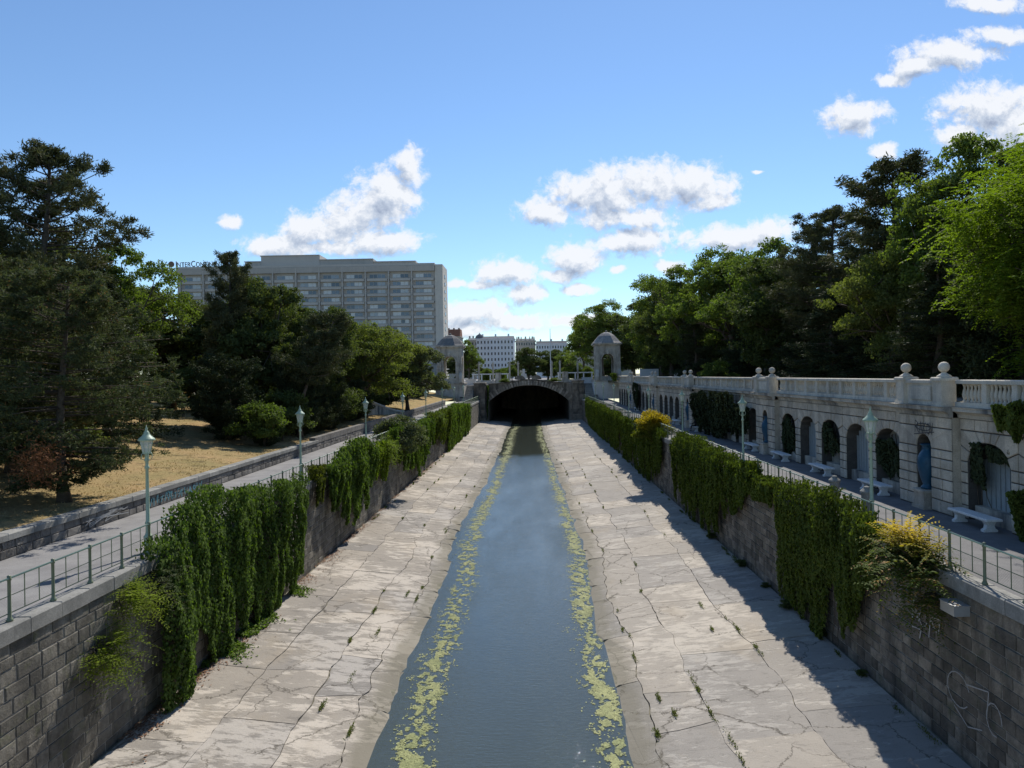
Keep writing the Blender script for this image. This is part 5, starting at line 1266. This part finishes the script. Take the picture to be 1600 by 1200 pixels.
# ------------------------------------------------------------------ graffiti: flat paint a few millimetres proud of the stone
def ribbon(mb, pts, w, to3):
    P = [Vector((a, b_, 0)) for a, b_ in pts]
    for p, q in zip(P[:-1], P[1:]):
        d = (q-p); 
        if d.length < 1e-4: continue
        d.normalize(); n_ = Vector((-d.y, d.x, 0))*w/2; e_ = d*w*.3
        mb.quad(to3(p-n_-e_), to3(p+n_-e_), to3(q+n_+e_), to3(q-n_+e_))
def graffiti(name, strokes, w, to3, mat, lab, host=None):
    mb = MB()
    for i, s in enumerate(strokes): ribbon(mb, s, w, (lambda i: (lambda p: to3(p.x, p.y, .0012*i)))(i))
    o = mb.build(name, mat, host); 
    if lab: o['label'] = lab
    return o
circ = lambda cx_, cy_, rx, ry, a0=0, a1=6.6, n_=16: [(cx_+rx*math.cos(a0+(a1-a0)*k_/n_), cy_+ry*math.sin(a0+(a1-a0)*k_/n_)) for k_ in range(n_+1)]
M['g_dark'] = plain('dark_paint', (.06, .06, .065), .7); M['g_teal'] = plain('teal_paint', (.09, .28, .34), .6); M['g_white'] = plain('white_paint', (.50, .52, .50), .7); M['g_pale'] = plain('pale_paint', (.36, .36, .35), .7)
tol = lambda a, b_, e: (-16.925+e, 26.4-a, b_)
S_ = [circ(.5, .38, .22, .30), circ(.5, .38, .09, .15), [(.9, .08), (.9, .7), (1.15, .66), (1.28, .4), (1.15, .1), (.9, .08)], [(1.02, .2), (1.02, .55), (1.14, .4), (1.02, .2)], [(1.45, .06), (1.45, .7), (1.58, .7), (1.58, .45), (1.8, .7), (1.95, .62), (1.72, .38), (1.98, .08), (1.8, .05), (1.58, .3), (1.58, .06), (1.45, .06)],
      circ(-.1, .35, .2, .26), [(2.1, .1), (2.25, .65), (2.5, .3), (2.7, .66), (2.9, .1)]]
S_ = [[(3.4-a, b_) for a, b_ in s] for s in S_]
S_ = [[(a, b_) for a, b_ in s] for s in S_]
graffiti('graffiti', [[(-(a-3.4)+0.0, b_) for a, b_ in s] for s in S_], .035, lambda a, b_, e: (-16.925+e, 22.3+a*.9, b_), M['g_dark'], 'large dark outlined letters sprayed on the low wall', lw)
graffiti('graffiti', [[(gA.uniform(0, 3.2), gA.uniform(.1, .5)) for _ in range(3)] for __ in range(10)], .03, lambda a, b_, e: (-16.925+e, 27.2+a, b_), M['g_pale'], 'pale scribbles on the low wall', lw)
S_ = []
for k_ in range(16):
    x_ = k_*.30; S_ += [circ(x_, gA.uniform(.2, .4), gA.uniform(.06, .16), gA.uniform(.08, .17), gA.uniform(0, 3), gA.uniform(3.5, 6), 7), [(x_, gA.uniform(.08, .2)), (x_+gA.uniform(-.1, .2), gA.uniform(.35, .52))]]
graffiti('graffiti', S_, .05, lambda a, b_, e: (-16.925+e, 31.8+a*1.05, b_), M['g_teal'], 'teal scribbled lettering sprayed on the low wall', lw)
S_ = [[(0, 0), (.05, .5)], [(.05, .5), (.25, .38), (.05, .25), (.3, .02)], [(.35, 0), (.48, .45), (.6, 0)], [(.66, 0), (.66, .42)], [(.66, .2), (.86, .42)], [(.7, .2), (.9, -.03)], circ(1.05, .2, .1, .2), [(1.2, .45), (1.3, 0), (1.42, .45)], [(-.05, -.08), (1.5, .1)], circ(.7, .25, .55, .14, .3, 5.8)]
graffiti('graffiti', [[(1.3-a, b_) for a, b_ in s] for s in S_], .035, lambda a, b_, e: (XP-.065-e, 28.35+a*.95, 3.0+b_), M['g_dark'], 'black scribbled tag above the nearest vase niche', aw)
S_ = [[(0, 0), (.1, .9), (.35, .1)], [(.25, .2), (.5, .7)], circ(.6, .3, .2, .3), [(.9, -.3), (1.0, .5), (1.3, .1)], [(0, -.3), (.5, -.2), (.4, -.6)], [(1.1, .6), (1.5, .7), (1.4, .1)]]
graffiti('graffiti', S_, .05, lambda a, b_, e: (XR-.075-e, 21.6-a, -1.9+b_*.7), M['g_pale'], 'small pale paint marks on the right embankment wall', wr)
graffiti('graffiti', [circ(0, 0, .5, .45, .3, 5.6, 14), [(.4, .3), (1.3, .5), (1.2, -.2)], [(-.2, -.5), (.4, -.8), (1.0, -.6)], circ(1.5, -.1, .3, .4, 0, 5, 10)], .03, lambda a, b_, e: (XR-.075-e, 19.3-a, -3.0+b_), M['g_pale'], 'faint pale loops of paint on the right embankment wall', wr)

# ------------------------------------------------------------------ trees
ZL = lambda x, y: float(zlawn(x, y))-.05
def tl(kind, x, y, top, r, lab, **kw): z = ZL(x, y); return tree(kind, x, y, z, top-z, r, lab, **kw)
tl('pine_a', -28.3, 42, 19.2, 5.9, 'tallest black pine at the upper left, layered dark tufts against the sky', name='black_pine', rz=.6)
t = tl('cedar', -18.9, 29.2, 9.8, 4.7, 'feathery grey-green conifer with a bare lower trunk beside the nearest left lamp', name='conifer_tree', rz=2.0)
tl('cedar', -24.5, 33.5, 11, 5.4, 'dark feathery conifer behind the bare-trunked one at the left edge', name='conifer_tree', rz=4.0)
tl('pine_b', -33.5, 38, 13.0, 5, 'broad dark pine filling the left edge below the tallest pine', name='black_pine')
tl('spruce', -28.5, 48, 13.5, 4.6, 'dark spruce right behind the tallest pine', name='spruce_tree')
tl('broad_a', -34.6, 60, 17.0, 4.3, 'green leafy tree between the tallest pine and the hotel sign', name='leafy_tree')
tl('pine_b', -25.7, 62, 16.2, 3.0, 'dark pointed pine in front of the letters of the hotel sign', name='black_pine', rz=1.0)
tl('broad_dk', -23.2, 63, 15.2, 4.0, 'dark leafy tree just right of the pointed pine', name='leafy_tree')
tl('broad_dk', -19.4, 66, 12.7, 3.8, 'dark leafy tree stepping down below the hotel windows', name='leafy_tree')
tl('lean_pine', -18.9, 59, 10.6, 3.4, 'pine with a pale leaning trunk among the dark yews', name='leaning_pine', rz=.1)
tl('willow', -19.6, 84, 13.2, 5.6, 'pale yellow-green tree under the right part of the hotel, left of the round one', name='pale_tree')
tl('willow', -20.4, 98, 13.4, 5.0, 'second pale green tree right below the hotel corner', name='pale_tree')
tl('grey', -17.9, 103, 11.2, 5.0, 'rounded grey-green tree next to the left pavilion', name='round_tree')
tl('yew', -22.3, 53, 6.6, 3.0, 'wide black-green yew bush at the edge of the sunny lawn', cat='shrub', name='yew_bush')
tl('yew', -19.4, 60, 6.2, 2.5, 'dark yew bush by the low wall near the leaning pine', cat='shrub', name='yew_bush')
tl('yew', -24.5, 57, 7.0, 2.6, 'tall dark yew bush behind the wide yew', cat='shrub', name='yew_bush')
tl('shrub', -19.0, 51, 4.0, 2.0, 'lighter green bush beside the wide yew near the low wall', cat='shrub', name='green_bush')
tl('shrub_dk', -19.8, 74, 4.9, 2.8, 'dark bush under the pale tree by the low wall', cat='shrub', name='green_bush')
tl('yew', -18.8, 67, 5.4, 2.0, 'slim dark yew bush beyond the leaning pine', cat='shrub', name='yew_bush')
tl('shrub_dk', -21, 94, 5, 2.8, 'dark bush at the foot of the stair balustrade', cat='shrub', name='green_bush')
tl('shrub_dk', -24.5, 37.5, 3.4, 2.2, 'shaded low bush under the feathery conifers', cat='shrub', name='green_bush')
lb = ['first', 'second', 'third', 'fourth', 'fifth', 'sixth', 'seventh']
for k_, (x_, y_, h_, r_, kd_) in enumerate([(-19.0, 51.5, 2.2, 1.5, 'yew'), (-19.3, 55.5, 4.0, 2.3, 'shrub_dk'), (-19.2, 63.5, 3.6, 2.2, 'yew'), (-19.6, 70.5, 4.6, 2.6, 'shrub_dk'), (-19.4, 78, 4.0, 2.5, 'yew'), (-21.5, 88, 5.0, 3.0, 'shrub_dk'), (-20.6, 100, 4.4, 3.0, 'shrub_dk')]):
    tree(kd_, x_, y_, ZL(x_, y_), h_, r_, 'dark bush just behind the low graffiti wall, %s of the row from the camera' % lb[k_], 'bush', 'hedge_bush', group='bushes behind the low wall')
# rusty dead branch on the near conifer: its own small mesh under the thing
g = np.random.default_rng(77); n = 1500; C = np.array([.95, -2.9, 2.1])+g.normal(size=(n, 3))*np.array([.35, .35, .42]); A = rdir(n, g); A[:, 2] -= .4
o = link('dead_branch', leaf_mesh('dead_branch', C, A, rdir(n, g), .16, .03, M['rust']), t); o['label'] = 'rust-brown dead foliage beside the trunk'
o.matrix_parent_inverse = Matrix.Rotation(-2.0, 4, 'Z')
for k_, (x_, y_, s_) in enumerate([(11.1, 28.2, .6), (10.95, 31.5, .75), (11.0, 34.6, .5), (10.95, 38.5, .7), (11.0, 45, .7), (11.0, 24.5, .4)]):
    tree('shrub_dk', x_, y_, -4.80, s_*.55, s_*.5, 'small dark weed clump at the foot of the right wall, %s' % ['second from the camera', 'third from the camera', 'fourth from the camera', 'fifth from the camera', 'farthest of six', 'nearest the camera'][k_], 'weed', 'weed_clump', group='weed clumps at the right wall foot')
for (x, y, h, r, kd) in [(-38, 52, 14, 6, 'broad_dk'), (-44, 66, 14, 6, 'spruce'), (-38, 76, 13, 6, 'broad_dk'), (-31, 78, 13, 6, 'broad_dk'), (-26, 76, 12, 5, 'broad_dk'), (-50, 84, 15, 7, 'broad_b'), (-44, 100, 14, 7, 'broad_dk'),
                         (-36, 108, 13, 6, 'broad_dk'), (-29, 100, 12, 6, 'broad_a'), (-27, 118, 11, 6, 'broad_dk'), (-25, 134, 9, 5, 'broad_a'), (-36, 130, 13, 7, 'broad_b'), (-43, 44, 15, 6, 'broad_dk'), (-40, 30, 15, 6, 'pine_a'), (-31, 26, 14, 5.5, 'broad_dk'), (-26.5, 20.5, 14, 5, 'pine_b'), (-24, 86, 10, 4.5, 'broad_dk'), (-24, 146, 9, 4, 'broad_a')]:  # nearest few stand out of view, added for their shadows on the lawn
    tree(kd, x, y, ZL(x, y), h, r, 'dark tree in the wooded park behind the left lawn', name='park_tree', group='trees filling the left park')
def tr_(kind, x, y, top, r, lab, **kw): return tree(kind, x, y, 4.05, top-4.05, r, lab, **kw)
tr_('robinia', 21.6, 29.3, 15.6, 4.1, 'nearest lime-green feathery tree at the right edge, brightly lit', name='robinia_tree', rz=1.2)
tr_('robinia', 25.0, 26.0, 15.5, 4.5, 'second lime-green feathery tree cut by the right edge', name='robinia_tree', rz=3.0)
tr_('broad_a', 24.6, 42, 18.9, 4.4, 'tallest green tree on the right, its flat top against the sky beside the lime tree', name='leafy_tree')
tr_('willow', 22.0, 44, 13.6, 3.4, 'yellow-green tree in front of the dark pines on the right', name='leafy_tree')
tr_('pine_b', 25.0, 50, 19.4, 6.2, 'broad black pine with knobbly dark crown on the right', name='black_pine')
tr_('pine_a', 24.2, 58, 18.4, 5.6, 'dark pine stepping down left of the broad black pine', name='black_pine')
tr_('spruce', 20.8, 37, 11.0, 3.4, 'black-green conifer directly behind the balustrade under the lime tree', name='spruce_tree')
tr_('spruce', 21.0, 50, 11.8, 3.8, 'dark drooping conifer behind the balustrade before the pines', name='spruce_tree')
tr_('broad_dk', 22.8, 66, 16.5, 4.8, 'dark leafy tree left of the black pines', name='leafy_tree')
tr_('broad_a', 24.0, 74, 19.2, 5.0, 'green tree with pointed top in the middle of the right treeline', name='leafy_tree')
tr_('broad_b', 23.8, 86, 21.2, 6.0, 'large green tree beyond the pointed one in the right treeline', name='leafy_tree')
tr_('spruce', 20.6, 92, 14.5, 3.6, 'dark narrow conifer standing before the large green tree', name='spruce_tree')
tr_('broad_a', 21.8, 101, 20.6, 5.4, 'green tree beside the dark narrow conifer', name='leafy_tree')
tr_('broad_dk', 22.4, 116, 21.4, 5.4, 'dark crowned tree above the far arcade end', name='leafy_tree')
tr_('broad_b', 24.0, 134, 23.8, 6.2, 'high plane tree right of the right pavilion', name='plane_tree')
tr_('broad_b', 17.9, 186, 24.6, 7.4, 'tall plane tree behind the right pavilion', name='plane_tree')
tr_('broad_a', 14.6, 206, 22.6, 5.6, 'leftmost tree of the right treeline, above the terrace', name='plane_tree')
tr_('shrub', 18.1, 72, 6.6, 2.0, 'pale green bush rising just behind the balustrade', cat='shrub', name='pale_bush')
for (x, y, h, r, kd) in [(30, 30, 12, 6, 'broad_dk'), (30, 38, 14, 6, 'broad_dk'), (27, 34, 8, 4, 'spruce'), (31, 48, 13, 6, 'broad_dk'), (30, 60, 13, 6, 'spruce'), (29, 70, 12, 6, 'broad_dk'), (31, 82, 14, 7, 'broad_dk'), (29, 96, 14, 7, 'broad_dk'), (30, 112, 14, 7, 'broad_dk'),
                         (30, 130, 16, 8, 'broad_dk'), (27, 150, 17, 8, 'broad_dk'), (38, 42, 15, 7, 'broad_dk'), (38, 60, 15, 7, 'broad_dk'), (38, 80, 15, 7, 'broad_dk'), (24, 172, 16, 7, 'broad_dk'), (28, 200, 18, 8, 'broad_dk'), (23, 46, 8, 4, 'spruce'), (24, 62, 8, 4, 'spruce'), (24, 80, 9, 4, 'spruce'), (26, 20, 10, 5, 'broad_dk'), (22.5, 33, 7, 3.5, 'yew'), (24, 108, 10, 5, 'broad_dk'), (24, 124, 10, 5, 'broad_dk'), (21.5, 22.5, 8, 3.2, 'spruce'), (23.5, 15, 12, 5, 'broad_dk'), (22, 8, 12, 5, 'broad_dk'), (34, 24, 14, 7, 'broad_dk')]:
    tree(kd, x, y, 4.05, h, r, 'dark tree in the shaded wood behind the balustrade', name='park_tree', group='trees filling the right park')
ur = random.Random(5)
for y_ in range(14, 160, 6):
    tree('shrub_dk' if y_ % 4 else 'yew', 26.5+ur.uniform(-1.5, 1.5), y_+ur.uniform(-1.5, 1.5), 4.05, ur.uniform(4, 6.5), ur.uniform(3.2, 4.2), 'tall dark undergrowth bush in the shaded wood behind the balustrade', 'bush', 'undergrowth_bush', group='undergrowth in the right park')
for (x_, y_) in [(-27, 70), (-33, 71), (-29, 86), (-36, 92), (-24, 104), (-31, 112), (-23, 122), (-42, 84), (-45, 56), (-38, 44), (-33, 33), (-27, 26), (-22, 136), (-23, 150), (-40, 104)]:
    tree('shrub_dk' if x_ % 2 else 'yew', x_, y_, ZL(x_, y_), ur.uniform(3.5, 6), ur.uniform(3, 4), 'dark undergrowth bush in the wooded park behind the left lawn', 'bush', 'undergrowth_bush', group='undergrowth in the left park')
for (x, y, top, r, kd, lab) in [(-17.2, 196, 15.5, 3.3, 'broad_a', 'leafy tree between the left pavilion and the white palace'), (-1.2, 232, 14.8, 5.2, 'broad_dk', 'rounded tree beyond the bridge, left of the flag pole'), (5.2, 240, 14.4, 5.5, 'broad_dk', 'rounded tree beyond the bridge behind the flag pole'), (10.6, 225, 12.5, 4.5, 'broad_a', 'green tree beyond the bridge right of the flag pole'),
                                (-9.6, 215, 8.0, 3.5, 'broad_dk', 'low dark tree in front of the white palace'), (-14.0, 215, 8.2, 3.2, 'broad_dk', 'low dark tree left of the white monument, before the palace'), (-5.8, 205, 8.6, 2.4, 'broad_a', 'small tree beside the white monument')]:
    tree(kd, x, y, 3.4, top-3.4, r, lab, name='leafy_tree')
for k_, (x, y, r) in enumerate([(-30, 300, 14), (-55, 290, 14), (-10, 420, 10), (12, 400, 12), (40, 380, 14), (32, 300, 14)]):
    tree('broad_dk', x, y, 3.0, 12, r*.6, 'distant dark tree on the street beyond the park', name='street_tree', group='distant street trees')
